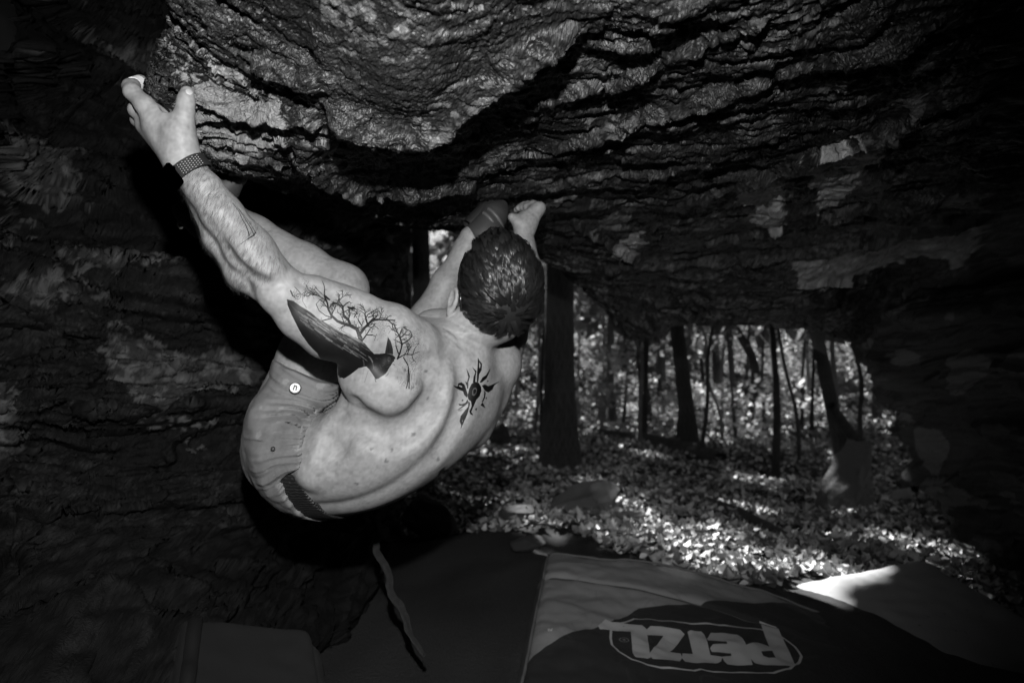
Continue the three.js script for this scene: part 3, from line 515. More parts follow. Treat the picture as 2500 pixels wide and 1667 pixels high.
stone(1270, 1275, -0.02, 0.15, 0.10, 0.12, [0.1, 0.2, 0], 3, stoneMats[0], 'rounded dark stone left of the flat slab');
stone(1290, 1335, 0.0, 0.10, 0.06, 0.09, [0, 1, 0], 5, stoneMats[0], 'small dark stone behind the corner of the crash pad');
stone(1545, 1290, -0.08, 0.12, 0.09, 0.10, [0.2, 0.6, 0.5], 6, stoneMats[2], 'pale broken stone catching the sun beside the flat slab', 0.3);
stone(1600, 1330, -0.08, 0.10, 0.05, 0.07, [0.2, 1.3, 0.3], 8, stoneMats[2], 'small pale stone at the edge of the sunlit leaves', 0.3);
stone(1215, 1085, -0.1, 0.28, 0.22, 0.2, [0, 0.7, 0], 16, stoneMats[0], 'dark rounded boulder low behind the climber\'s back', 0.3);
stone(2200, 1225, -0.2, 0.22, 0.05, 0.12, [0, 0.4, 0.2], 18, stoneMats[2], 'pale flat stone on the litter at the right', 0.3);
for (const [x, y, sx, sy, sz, seed, label] of [[1040, 1300, 0.2, 0.16, 0.18, 39, 'dark boulder against the foot of the rock wall']]) stone(x, y, 0, sx, sy, sz, [0.2, seed, 0.1], seed, stoneMats[0], label, 0.35);
{ // pale broken stump at the right
  const foot = P(2052, 1205, 5.4); foot.y = gy(foot.x, foot.z) - 0.02;
  const g = thing('tree_stump', 'pale weathered broken stump with slanting top at the right of the forest window', 'stump', foot);
  const geo = new THREE.CylinderGeometry(0.15, 0.20, 1, 44, 34, false), p = geo.attributes.position;
  for (let i = 0; i < p.count; i++) {
    let x = p.getX(i), t = p.getY(i) + 0.5, z = p.getZ(i); const an = Math.atan2(z, x), k = 1 + 0.20 * noise(Math.cos(an) * 2, t * 1.2, Math.sin(an) * 2) + 0.10 * Math.sin(an * 5 + t * 2) * (1 - 0.6 * t) + 0.25 * Math.exp(-t / 0.12);
    x *= k; z *= k; const top = clamp(0.36 + 1.5 * x - 0.7 * z + 0.10 * noise(x * 12, 2, z * 12), 0.10, 0.56); let y = t * top; x += 0.12 * y; p.setXYZ(i, x + 0.012 * noise(x * 20, y * 8, z * 20), y + 0.02 * noise(x * 18, y * 5, z * 18), z + 0.012 * noise(z * 20, y * 8, x * 20));
  }
  geo.computeVertexNormals(); part('stump_body', geo, new THREE.MeshStandardMaterial({ color: grey(0.2), roughness: 0.9, bumpMap: rep(barkTex, 2), bumpScale: 0.03 }), g);
  const br = []; const r = rng(8);
  for (let i = 0; i < 5; i++) { const a = -0.3 + i * 0.35; br.push(tube([V(Math.cos(a) * 0.18, 0.03, Math.sin(a) * 0.18), V(Math.cos(a) * 0.3, 0.0, Math.sin(a) * 0.3), V(Math.cos(a) * 0.42, -0.03, Math.sin(a) * 0.42)], [0.06, 0.04, 0.015], 6, 7)); }
  br.forEach((b) => part('root', b, barks[2], g));
}
function log(pts, radii, m, label) { const g = tube(pts, radii, 26, 10, 0.2, radii[0] * 100); return single('fallen_log', g, m, label, 'log', 'dead wood on the forest floor'); }
const gp = (px, py, up = 0.05) => { let y = -0.1; let q; for (let i = 0; i < 8; i++) { q = onPlane(px, py, y); y = gy(q.x, q.z) + up; } return q; };
log([gp(1420, 1055), gp(1560, 1075), gp(1700, 1105), gp(1760, 1125)], [0.07, 0.11, 0.12, 0.1], barks[1], 'thick fallen log lying across the litter behind the sunlit patch');
log([gp(1690, 1210), gp(1790, 1245), gp(1900, 1300), gp(1985, 1345)], [0.03, 0.035, 0.03, 0.02], barks[2], 'long straight branch pointing at the second pad');
log([gp(1700, 1140), gp(1850, 1170), gp(1960, 1200)], [0.03, 0.03, 0.02], barks[0], 'dark thin branch lying left of the stump');
log([P(2030, 990, 7.6), gp(2130, 1130), gp(2230, 1200)], [0.05, 0.06, 0.05], barks[0], 'dark broken stem slanting down to the right behind the stump');
log([gp(1840, 1310), gp(1900, 1335), gp(1945, 1355)], [0.012, 0.014, 0.01], barks[3], 'short pale stick on the sunlit leaves');
{
  const root = [P(903, 1255, 2.3), P(922, 1300, 2.22), P(918, 1345, 2.15), P(948, 1400, 2.05), P(955, 1450, 1.98), P(988, 1500, 1.9), P(1000, 1545, 1.86), P(1035, 1600, 1.8)];
  single('dead_branch', tube(root, [0.007, 0.010, 0.012, 0.010, 0.011, 0.008, 0.006], 60, 10, 0.7, 4), barks[0], 'dead branch leaning on the dark rock below the climber', 'branch');
}
console.log('forest done');
// ---------------------------------------------------------------- crash pads
function padGeo(corner, nu, nv, thick, lift) { // corner: TL TR BR BL as [x,z]; lift(s,t) -> height of the top
  const pos = [], uv = [], idx = [];
  const top = (s, t) => { const a = corner[0].clone().lerp(corner[1], s), b = corner[3].clone().lerp(corner[2], s), q = a.lerp(b, t); const e = Math.min(s, 1 - s) * 1.2, f = Math.min(t, 1 - t) * 1.2, rd = 0.03 * (Math.exp(-e / 0.02) + Math.exp(-f / 0.02)); q.y += lift(s, t) - rd; return q; };
  for (let j = 0; j <= nv; j++) for (let i = 0; i <= nu; i++) { const q = top(i / nu, j / nv); pos.push(q.x, q.y, q.z); uv.push(i / nu, 1 - j / nv); }
  for (let j = 0; j < nv; j++) for (let i = 0; i < nu; i++) { const a = j * (nu + 1) + i, b = a + 1, c = a + nu + 1, d = c + 1; idx.push(a, c, b, b, c, d); }
  const g = new THREE.BufferGeometry(); g.setAttribute('position', new THREE.Float32BufferAttribute(pos, 3)); g.setAttribute('uv', new THREE.Float32BufferAttribute(uv, 2)); g.setIndex(idx); g.computeVertexNormals();
  const sp = [], si = [], su = []; const edge = [];
  for (let i = 0; i <= nu; i++) edge.push([i / nu, 0]); for (let j = 1; j <= nv; j++) edge.push([1, j / nv]); for (let i = nu - 1; i >= 0; i--) edge.push([i / nu, 1]); for (let j = nv - 1; j >= 0; j--) edge.push([0, j / nv]);
  edge.forEach(([s, t], k) => { const q = top(s, t), out = V((s - 0.5), 0, (t - 0.5)); for (const [dy, o] of [[0, 0], [0.02, 0.02], [thick * 0.5, 0.028], [thick - 0.02, 0.02], [thick, 0]]) { const ax = s === 1 ? 1 : s === 0 ? -1 : 0, az = t === 1 ? 1 : t === 0 ? -1 : 0; sp.push(q.x + ax * o, q.y - dy, q.z + az * o); su.push(k * 0.05, dy); } });
  for (let k = 0; k < edge.length - 1; k++) for (let m = 0; m < 4; m++) { const a = k * 5 + m, b = a + 5; si.push(a, b, a + 1, b, b + 1, a + 1); }
  const sg = new THREE.BufferGeometry(); sg.setAttribute('position', new THREE.Float32BufferAttribute(sp, 3)); sg.setAttribute('uv', new THREE.Float32BufferAttribute(su, 2)); sg.setIndex(si); sg.computeVertexNormals();
  return { g, sg, top };
}
{
  const TL = P(1338, 1338, 3.0), BL = P(1262, 1690, 1.8), TR = P(2045, 1500, 2.62), BR = P(2420, 1990, 1.5);
  const lift = (s, t) => 0.02 * noise(s * 3, t * 3, 2) + 0.012 * noise(s * 7 + t * 3, t * 9, 5) + 0.05 * Math.sin(Math.PI * s) * (1 - t) + 0.004 * noise(s * 22, t * 22, 1) - 0.012 * Math.exp(-(((t - 0.27 - 0.05 * s) / 0.012) ** 2));
  const { g, sg, top } = padGeo([TL, TR, BR, BL], 150, 150, 0.11, lift);
  const inv = (px, py) => { // where on the pad a point of the print lies
    let s = 0.5, t = 0.5; const f = (a, b) => { const q = top(a, b).sub(EYE), z = q.dot(FWD); return [CX + q.x / z * FOCAL, CY - q.dot(UPV) / z * FOCAL]; };
    for (let k = 0; k < 30; k++) { const [x, y] = f(s, t), e = 1e-3, [xs, ys] = f(s + e, t), [xt, yt] = f(s, t + e), a = (xs - x) / e, b = (xt - x) / e, c = (ys - y) / e, d = (yt - y) / e, D = a * d - b * c, ex = px - x, ey = py - y; s += clamp((ex * d - b * ey) / D, -0.2, 0.2); t += clamp((a * ey - c * ex) / D, -0.2, 0.2); }
    return [s, t];
  };
  const z = (x, y) => [1450 + x / 4.276, 1480 + y / 4.276];   // zoomed reading of the print
  const W = 1600, H = 1600, letters = [
    [[55, 205], [125, 140], [190, 170], [320, 180], [500, 200], [545, 240], [575, 480], [585, 530], [555, 540], [440, 525], [415, 490], [395, 265], [250, 255], [70, 235]],
    [[555, 250], [600, 210], [700, 215], [900, 250], [940, 290], [780, 475], [900, 495], [915, 530], [890, 570], [620, 545], [585, 505], [740, 300], [560, 295]],
    [[990, 270], [1020, 255], [1120, 268], [1150, 300], [1210, 510], [1335, 530], [1320, 570], [1280, 590], [960, 575], [930, 540], [935, 495], [1045, 500]],
    [[1190, 340], [1230, 280], [1500, 300], [1540, 325], [1590, 420], [1640, 570], [1650, 605], [1400, 600], [1370, 570], [1350, 530], [1450, 520], [1440, 485], [1240, 470], [1225, 440], [1255, 400], [1405, 395], [1395, 362], [1200, 352]],
    [[1740, 165], [1900, 220], [1930, 250], [2095, 600], [2060, 620], [1800, 610], [1690, 590], [1640, 540], [1590, 440], [1590, 410], [1640, 390], [1720, 383], [1845, 425]],
  ];
  const hole = [[1750, 470], [1865, 462], [1900, 535], [1830, 537], [1770, 515]];
  const oval = [[175, 330], [180, 250], [300, 170], [420, 130], [560, 132], [1000, 180], [1500, 215], [1740, 240], [1950, 310], [2100, 420], [2170, 520], [2150, 580], [2050, 650], [1880, 695], [1600, 690], [1250, 683], [1180, 672], [1120, 655], [1050, 672], [700, 640], [560, 610], [400, 555], [260, 470], [190, 400]];
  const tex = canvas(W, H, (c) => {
    const base = c.createLinearGradient(0, 0, 1, 0); c.fillStyle = 'rgb(132,132,132)'; c.fillRect(0, 0, W, H);
    const pt = (x, y) => { const [s, t] = inv(x, y); return [s * W, t * H]; };
    const path = (pts) => { c.beginPath(); pts.forEach(([x, y], i) => (i ? c.lineTo(x, y) : c.moveTo(x, y))); c.closePath(); };
    // darker woven panel of the pad, partly shade painted in along its edge
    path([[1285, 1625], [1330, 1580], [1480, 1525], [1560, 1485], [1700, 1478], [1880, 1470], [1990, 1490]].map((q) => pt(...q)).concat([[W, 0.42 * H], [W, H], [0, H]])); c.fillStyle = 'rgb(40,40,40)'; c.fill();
    const L = letters.map((p) => p.map((q) => pt(...z(...q))));
    path(oval.map((q) => pt(...z(...q)))); c.strokeStyle = 'rgb(178,178,178)'; c.lineWidth = 11; c.lineJoin = 'round'; c.stroke();
    L.forEach((p) => { path(p); c.fillStyle = c.strokeStyle = 'rgb(178,178,178)'; c.lineWidth = 8; c.fill(); c.stroke(); });
    path(hole.map((q) => pt(...z(...q)))); c.fillStyle = 'rgb(40,40,40)'; c.fill();
    const rc = pt(...z(315, 348)), rx = pt(...z(345, 350)); c.strokeStyle = 'rgb(130,130,130)'; c.lineWidth = 3.5; c.beginPath(); c.arc(rc[0], rc[1], Math.hypot(rx[0] - rc[0], rx[1] - rc[1]) * 1.6, 0, 7); c.stroke();
    c.save(); c.translate(rc[0], rc[1]); c.rotate(Math.PI - 0.25); c.fillStyle = 'rgb(130,130,130)'; c.font = 'bold 26px sans-serif'; c.textAlign = 'center'; c.textBaseline = 'middle'; c.fillText('R', 0, 0); c.restore();
    const r = rng(3);   // dust, scuffs and chalk
    for (let i = 0; i < 260; i++) { c.strokeStyle = `rgba(${r() < 0.5 ? '0,0,0' : '190,190,190'},${0.02 + 0.06 * r()})`; c.lineWidth = 1 + r() * 14; c.beginPath(); const x = r() * W, y = r() * H; c.moveTo(x, y); c.quadraticCurveTo(x + (r() - 0.5) * 200, y + (r() - 0.5) * 200, x + (r() - 0.5) * 400, y + (r() - 0.5) * 260); c.stroke(); }
    for (let i = 0; i < 500; i++) { c.fillStyle = `rgba(${r() < 0.6 ? '10,10,10' : '200,200,200'},${0.1 + 0.25 * r()})`; c.beginPath(); c.arc(r() * W, r() * H, 0.8 + 3.5 * r() * r(), 0, 7); c.fill(); }
    const ch = pt(1343, 1537); c.fillStyle = 'rgba(215,215,215,0.8)'; for (let i = 0; i < 14; i++) { c.beginPath(); c.arc(ch[0] + (r() - 0.5) * 22, ch[1] + (r() - 0.5) * 22, 2 + 3 * r(), 0, 7); c.fill(); }
  });
  const pad = thing('crash_pad', 'grey bouldering pad with a large upside-down printed logo below the roof', 'crash pad');
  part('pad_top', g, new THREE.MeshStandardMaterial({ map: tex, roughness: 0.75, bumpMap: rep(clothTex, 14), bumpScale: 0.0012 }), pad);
  part('pad_side', sg, mat(0.05, 0.8), pad, 'dark side of the pad');
  const seam = []; for (let i = 0; i <= 30; i++) { const q = top(i / 30, 0.27 + 0.05 * i / 30); q.y += 0.001; seam.push(q); }
  part('seam', tube(seam, [0.004, 0.004], 60, 6), mat(0.04), pad);
  const pipe = []; for (let i = 0; i <= 40; i++) { const q = top(i / 40, 0.004); q.y += 0.012; pipe.push(q); } part('edge_piping', tube(pipe, [0.005, 0.005], 80, 6), mat(0.12, 0.8), pad); const pipe2 = []; for (let i = 0; i <= 40; i++) { const q = top(0.004, i / 40); q.y += 0.012; pipe2.push(q); } part('edge_piping', tube(pipe2, [0.005, 0.005], 80, 6), mat(0.12, 0.8), pad);
  // second pad
  const T2 = P(1935, 1420, 3.05), R2 = P(2260, 1358, 3.12), B2 = P(2750, 1640, 2.0), L2 = P(2050, 1590, 2.45);
  const y0 = Math.max(T2.y, R2.y) - 0.02; const lift2 = (s, t) => 0.008 * noise(s * 3 + 4, t * 3, 1) + 0.006 * noise(s * 9, t * 9, 4);
  const p2 = padGeo([T2, R2, B2, L2], 70, 70, 0.1, lift2);
  const pad2 = thing('crash_pad', 'plain pale bouldering pad whose far corner lies in the sun at the right', 'crash pad');
  const tex2 = canvas(512, 512, (c) => { c.fillStyle = 'rgb(150,150,150)'; c.fillRect(0, 0, 512, 512); const r = rng(6); for (let i = 0; i < 160; i++) { c.fillStyle = `rgba(20,20,20,${0.05 + 0.15 * r()})`; c.beginPath(); c.ellipse(r() * 512, r() * 512, 1 + 9 * r() * r(), 1 + 5 * r() * r(), r() * 3, 0, 7); c.fill(); } });
  part('pad_top', p2.g, new THREE.MeshStandardMaterial({ map: tex2, roughness: 0.75, bumpMap: rep(clothTex, 9), bumpScale: 0.0012 }), pad2); part('pad_side', p2.sg, mat(0.05, 0.8), pad2, 'dark side of the pad');
  // black folded pad at the lower left
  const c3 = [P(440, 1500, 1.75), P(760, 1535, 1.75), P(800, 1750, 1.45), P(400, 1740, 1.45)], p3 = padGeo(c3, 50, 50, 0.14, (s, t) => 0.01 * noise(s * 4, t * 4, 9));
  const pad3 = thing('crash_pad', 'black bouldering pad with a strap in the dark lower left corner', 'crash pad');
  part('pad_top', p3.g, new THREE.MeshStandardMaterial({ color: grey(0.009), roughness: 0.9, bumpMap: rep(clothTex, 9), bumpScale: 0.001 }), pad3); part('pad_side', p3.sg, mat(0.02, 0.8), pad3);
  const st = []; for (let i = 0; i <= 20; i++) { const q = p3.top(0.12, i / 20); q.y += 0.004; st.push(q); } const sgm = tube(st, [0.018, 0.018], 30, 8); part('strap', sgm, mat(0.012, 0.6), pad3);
}
console.log('pads done');
// ---------------------------------------------------------------- the photographer's flash, on a stand just behind the viewpoint
{
  const at = V(-0.02, 1.17, -0.02), aim = P(930, 720, 1.5), f = thing('camera_flash', 'small camera flash on a stand beside the viewpoint, outside the picture', 'flash', V(-0.02, 0, 0.18));
  const L = (v) => v.clone().sub(f.position), dir = aim.clone().sub(at).normalize(), q = new THREE.Quaternion().setFromUnitVectors(V(0, 0, -1), dir);
  const head = new RoundedBoxGeometry(0.07, 0.045, 0.09, 3, 0.008); head.applyQuaternion(q); head.translate(...L(at.clone().addScaledVector(dir, -0.05)).toArray());
  part('flash_head', head, mat(0.02, 0.5), f);
  const lens = new THREE.BoxGeometry(0.058, 0.034, 0.003); lens.applyQuaternion(q); lens.translate(...L(at.clone().addScaledVector(dir, -0.003)).toArray());
  part('flash_window', lens, new THREE.MeshStandardMaterial({ color: grey(0.8), emissive: grey(1), emissiveIntensity: 2 }), f);
  part('stand_pole', new THREE.CylinderGeometry(0.01, 0.01, 1.09, 12).translate(0, 0.565, 0), mat(0.02, 0.4), f);
  part('boom_arm', tube([V(0, 1.10, 0), L(at.clone().addScaledVector(dir, -0.06))], [0.008, 0.008], 2, 8), mat(0.02, 0.4), f);
  for (let k = 0; k < 3; k++) part('leg', tube([V(0, 0.3, 0), V(Math.cos(k * 2.1 + 0.5) * 0.25, 0.0, Math.sin(k * 2.1 + 0.5) * 0.25 + 0.1)], [0.008, 0.008], 2, 8), mat(0.02, 0.4), f);
  const spot = new THREE.SpotLight(0xffffff, FLASH, 0, 0.87, 1.0, 2); spot.position.copy(at.clone().addScaledVector(dir, 0.004)); spot.target.position.copy(aim); spot.castShadow = true; spot.shadow.radius = 0.9;
  scene.add(spot, spot.target);
}
// ---------------------------------------------------------------- the climber: distance fields meshed into one body
const smin = (a, b, k) => { const h = clamp(0.5 + 0.5 * (b - a) / k); return mix(b, a, h) - k * h * (1 - h); };
const smax = (a, b, k) => -smin(-a, -b, k);
function cap(a, b, ra, rb) { const bx = b.x - a.x, by = b.y - a.y, bz = b.z - a.z, l = bx * bx + by * by + bz * bz || 1e-9; return (p) => { const x = p.x - a.x, y = p.y - a.y, z = p.z - a.z; const t = clamp((x * bx + y * by + z * bz) / l); return Math.hypot(x - t * bx, y - t * by, z - t * bz) - (ra + (rb - ra) * t); }; }
function chain(pts, rs, k = 0.01) { const f = []; for (let i = 0; i < pts.length - 1; i++) f.push(cap(pts[i], pts[i + 1], rs[i], rs[i + 1])); return (p) => { let d = f[0](p); for (let i = 1; i < f.length; i++) d = smin(d, f[i](p), k); return d; }; }
function ell(c, ax, ay, az, rx, ry, rz) { const m = Math.min(rx, ry, rz); return (p) => { const x = p.x - c.x, y = p.y - c.y, z = p.z - c.z; const a = (x * ax.x + y * ax.y + z * ax.z) / rx, b = (x * ay.x + y * ay.y + z * ay.z) / ry, w = (x * az.x + y * az.y + z * az.z) / rz; const k0 = Math.hypot(a, b, w), k1 = Math.hypot(a / rx, b / ry, w / rz); return k0 < 1e-6 ? -m : k0 * (k0 - 1) / k1; }; }
// camera-like axes used only to write positions down: right, up, towards the viewer
const axis = (r, u, t) => V(r, 0, 0).addScaledVector(UPV, u).addScaledVector(FWD, -t).normalize();
function blob(c, dirLong, normal, rl, rw, rn) { const a = dirLong.clone().normalize(), n = normal.clone().addScaledVector(a, -normal.dot(a)).normalize(), b = n.clone().cross(a); return ell(c, a, b, n, rl, rw, rn); }
function surfaceNets(f, lo, hi, cell, block = 5) {
  const nx = Math.ceil((hi.x - lo.x) / cell) + 1, ny = Math.ceil((hi.y - lo.y) / cell) + 1, nz = Math.ceil((hi.z - lo.z) / cell) + 1, F = new Float32Array(nx * ny * nz), p = V();
  for (let bz = 0; bz < nz; bz += block) for (let by = 0; by < ny; by += block) for (let bx = 0; bx < nx; bx += block) {
    const h = (block - 1) / 2; p.set(lo.x + (bx + h) * cell, lo.y + (by + h) * cell, lo.z + (bz + h) * cell); const d = f(p), far = Math.abs(d) > block * cell * 1.5;
    for (let z = bz; z < Math.min(nz, bz + block); z++) for (let y = by; y < Math.min(ny, by + block); y++) for (let x = bx; x < Math.min(nx, bx + block); x++) { if (far) F[(z * ny + y) * nx + x] = d; else { p.set(lo.x + x * cell, lo.y + y * cell, lo.z + z * cell); F[(z * ny + y) * nx + x] = f(p); } }
  }
  const id = new Int32Array(nx * ny * nz).fill(-1), pos = [], idx = [], at = (x, y, z) => (z * ny + y) * nx + x;
  for (let z = 0; z < nz - 1; z++) for (let y = 0; y < ny - 1; y++) for (let x = 0; x < nx - 1; x++) {
    const o = at(x, y, z); let m = 0; const v = [F[o], F[o + 1], F[o + nx], F[o + nx + 1], F[o + nx * ny], F[o + nx * ny + 1], F[o + nx * ny + nx], F[o + nx * ny + nx + 1]];
    for (let i = 0; i < 8; i++) if (v[i] < 0) m |= 1 << i; if (m === 0 || m === 255) continue;
    let sx = 0, sy = 0, sz = 0, n = 0;
    for (let i = 0; i < 8; i++) for (const b of [1, 2, 4]) { if (i & b) continue; const j = i | b; if ((v[i] < 0) === (v[j] < 0)) continue; const t = v[i] / (v[i] - v[j]); sx += (i & 1) + (b === 1 ? t : 0); sy += ((i >> 1) & 1) + (b === 2 ? t : 0); sz += (i >> 2) + (b === 4 ? t : 0); n++; }
    id[o] = pos.length / 3; pos.push(lo.x + (x + sx / n) * cell, lo.y + (y + sy / n) * cell, lo.z + (z + sz / n) * cell);
  }
  const quad = (a, b, c, d, fl) => { if (a < 0 || b < 0 || c < 0 || d < 0) return; if (fl) idx.push(a, b, c, a, c, d); else idx.push(a, c, b, a, d, c); };
  for (let z = 1; z < nz - 1; z++) for (let y = 1; y < ny - 1; y++) for (let x = 1; x < nx - 1; x++) {
    const o = at(x, y, z), s = F[o] < 0;
    if (s !== (F[o + 1] < 0)) quad(id[at(x, y - 1, z - 1)], id[at(x, y, z - 1)], id[at(x, y, z)], id[at(x, y - 1, z)], s);
    if (s !== (F[o + nx] < 0)) quad(id[at(x - 1, y, z - 1)], id[at(x - 1, y, z)], id[at(x, y, z)], id[at(x, y, z - 1)], s);
    if (s !== (F[o + nx * ny] < 0)) quad(id[at(x - 1, y - 1, z)], id[at(x, y - 1, z)], id[at(x, y, z)], id[at(x - 1, y, z)], s);
  }
  const nor = new Float32Array(pos.length), e = cell * 0.6;
  for (let i = 0; i < pos.length; i += 3) {
    const g = (ax) => { p.set(pos[i], pos[i + 1], pos[i + 2]); p[ax] += e; const a = f(p); p[ax] -= 2 * e; return a - f(p); };
    const a = g('x'), b = g('y'), c = g('z'), l = Math.hypot(a, b, c) || 1; nor[i] = a / l; nor[i + 1] = b / l; nor[i + 2] = c / l;
  }
  const g = new THREE.BufferGeometry(); g.setAttribute('position', new THREE.Float32BufferAttribute(pos, 3)); g.setAttribute('normal', new THREE.BufferAttribute(nor, 3)); g.setIndex(idx); return g;
}
function hit(f, px, py, from = 0.8, to = 3) { const r = ray(px, py), p = V(); for (let t = from; t < to;) { p.copy(EYE).addScaledVector(r, t); const d = f(p); if (d < 0.0004) break; t += Math.max(0.0006, d * 0.7); } const e = 0.002, q = p.clone(), n = V(...['x', 'y', 'z'].map((k) => { q.copy(p); q[k] += e; const a = f(q); q[k] -= 2 * e; return a - f(q); })).normalize(); return { p: p.clone(), n }; }

// torso: stations along the spine, each with its own half width, half depth and facing
const ST = [ // px, py, depth, half width, half depth, left(right, up, toward)
  [705, 1105, 1.66, 0.105, 0.10, [-0.10, 0.72, 0.68]],
  [757, 1130, 1.62, 0.138, 0.112, [-0.15, 0.70, 0.70]],
  [838, 1132, 1.575, 0.138, 0.105, [-0.25, 0.66, 0.70]],
  [912, 1106, 1.555, 0.140, 0.108, [-0.38, 0.60, 0.70]],
  [977, 1052, 1.55, 0.156, 0.118, [-0.52, 0.50, 0.69]],
  [1040, 978, 1.57, 0.175, 0.122, [-0.64, 0.36, 0.67]],
  [1082, 908, 1.61, 0.172, 0.108, [-0.76, 0.18, 0.62]],
  [1112, 850, 1.65, 0.122, 0.080, [-0.82, 0.05, 0.56]],
].map(([x, y, d, a, b, l]) => ({ c: P(x, y, d), a, b, l: axis(...l) }));
const TN = 36, torsoSt = [];
for (let i = 0; i <= TN; i++) {
  const k = i / TN * (ST.length - 1), j = Math.min(Math.floor(k), ST.length - 2), t = k - j, S = (n) => ST[clamp(n, 0, ST.length - 1)], cm = (g) => catmull(g(S(j - 1)), g(S(j)), g(S(j + 1)), g(S(j + 2)), t);
  torsoSt.push({ c: V(cm((s) => s.c.x), cm((s) => s.c.y), cm((s) => s.c.z)), a: cm((s) => s.a), b: cm((s) => s.b), l: V(cm((s) => s.l.x), cm((s) => s.l.y), cm((s) => s.l.z)) });
}
torsoSt.forEach((s, i) => { const t = torsoSt[Math.min(i + 1, TN)].c.clone().sub(torsoSt[Math.max(i - 1, 0)].c).normalize(); s.t = t; s.l.addScaledVector(t, -s.l.dot(t)).normalize(); s.d = t.clone().cross(s.l).normalize(); if (s.d.dot(FWD) > 0) s.d.negate(); });
const tl = { s: 0, x: 0, y: 0 };
function torso(p, grow = 0, relief = true) {
  let best = 1e9, bi = 0; for (let i = 0; i <= TN; i++) { const c = torsoSt[i].c, d = (p.x - c.x) ** 2 + (p.y - c.y) ** 2 + (p.z - c.z) ** 2; if (d < best) { best = d; bi = i; } }
  let i0 = bi, s0 = torsoSt[bi], dx = (p.x - s0.c.x) * s0.t.x + (p.y - s0.c.y) * s0.t.y + (p.z - s0.c.z) * s0.t.z;
  if (dx < 0 && bi > 0) i0 = bi - 1; if (i0 === TN) i0 = TN - 1;
  const A = torsoSt[i0], B = torsoSt[i0 + 1], ba = (p.x - A.c.x) * A.t.x + (p.y - A.c.y) * A.t.y + (p.z - A.c.z) * A.t.z, bb = (p.x - B.c.x) * B.t.x + (p.y - B.c.y) * B.t.y + (p.z - B.c.z) * B.t.z;
  let t = ba / ((ba - bb) || 1e-6); t = clamp(t); const L = (k) => mix(A[k], B[k], t), cx = mix(A.c.x, B.c.x, t), cy = mix(A.c.y, B.c.y, t), cz = mix(A.c.z, B.c.z, t);
  const X = p.x - cx, Y = p.y - cy, Z = p.z - cz;
  const dot = (k) => X * mix(A[k].x, B[k].x, t) + Y * mix(A[k].y, B[k].y, t) + Z * mix(A[k].z, B[k].z, t);
  const x = dot('l'), y = dot('d'), s = (i0 + t) / TN; let ax = 0; if (i0 === 0 && ba < 0) ax = -ba; else if (i0 === TN - 1 && bb > 0) ax = bb;
  const a = L('a') + grow, b = L('b') + grow; tl.s = s; tl.x = x; tl.y = y;
  let r = 0;
  if (relief && y > 0) { const g = (c, w) => Math.exp(-(((x - c) / w) ** 2)); r = -0.004 * g(0, 0.014) * (1 - 0.75 * sstep(0.6, 0.8, s)) + 0.004 * (g(0.042, 0.026) + g(-0.042, 0.026)) * sstep(0.1, 0.35, s) * (1 - 0.4 * sstep(0.7, 0.9, s)); }
  const k0 = Math.sqrt((x / a) ** 2 + (y / b) ** 2 + (ax / Math.min(a, b)) ** 2), k1 = Math.hypot(x / (a * a), y / (b * b), ax / (b * b)) || 1e-6;
  return (k0 < 1e-4 ? -b : k0 * (k0 - 1) / k1) - r;
}
const back = axis(-0.35, -0.2, 0.9);
// left (tattooed) arm
const shoulderL = P(985, 835, 1.46), elbowL = P(676, 706, 1.33), wristL = P(452, 408, 1.275);
const armParts = [
  [chain([P(1000, 838, 1.48), P(950, 815, 1.44), P(830, 770, 1.39), P(745, 735, 1.355)], [0.062, 0.062, 0.053, 0.045], 0.02), 0.02],
  [chain([P(868, 828, 1.395), P(800, 808, 1.375), P(735, 772, 1.35), P(692, 738, 1.33)], [0.057, 0.053, 0.044, 0.035], 0.02), 0.02],          // triceps
  [cap(P(880, 768, 1.41), P(770, 720, 1.375), 0.044, 0.038), 0.02],          // biceps
  [cap(P(745, 735, 1.355), elbowL, 0.045, 0.039), 0.02],
  [cap(P(690, 722, 1.32), P(668, 715, 1.315), 0.034, 0.030), 0.015],
  [chain([P(680, 690, 1.335), P(610, 610, 1.305), P(540, 520, 1.285), P(500, 465, 1.278), wristL], [0.039, 0.042, 0.035, 0.030, 0.030], 0.02), 0.02],   // forearm
  [cap(P(655, 668, 1.30), P(585, 585, 1.285), 0.031, 0.029), 0.012],           // forearm muscle near the elbow
  [chain([P(672, 722, 1.335), P(592, 668, 1.325), P(528, 582, 1.305), P(474, 482, 1.292)], [0.030, 0.028, 0.021, 0.016], 0.02), 0.006],               // ulnar side
  [cap(wristL, P(440, 385, 1.272), 0.029, 0.029), 0.015],
];
// far limbs
const kneeL = P(838, 704, 1.72), ankleL = P(500, 490, 1.72), hipL = P(690, 1045, 1.66);
const kneeR = P(985, 850, 1.95), ankleR = P(1135, 610, 1.98), hipR = P(745, 1150, 1.76);
const legParts = [
  [cap(hipL, P(765, 870, 1.68), 0.09, 0.078), 0.03], [cap(P(765, 870, 1.68), kneeL, 0.078, 0.058), 0.03], [cap(P(838, 705, 1.70), P(846, 718, 1.705), 0.05, 0.048), 0.02],
  [chain([kneeL, P(740, 652, 1.72), P(620, 575, 1.72), ankleL], [0.054, 0.058, 0.048, 0.034], 0.02), 0.03],
  [cap(hipR, P(900, 980, 1.9), 0.088, 0.07), 0.03], [cap(P(900, 980, 1.9), kneeR, 0.07, 0.056), 0.02],
  [chain([P(1000, 840, 1.94), P(1045, 780, 1.95), P(1090, 690, 1.96), ankleR, P(1150, 580, 1.98)], [0.055, 0.052, 0.040, 0.032, 0.034], 0.02), 0.02],
];
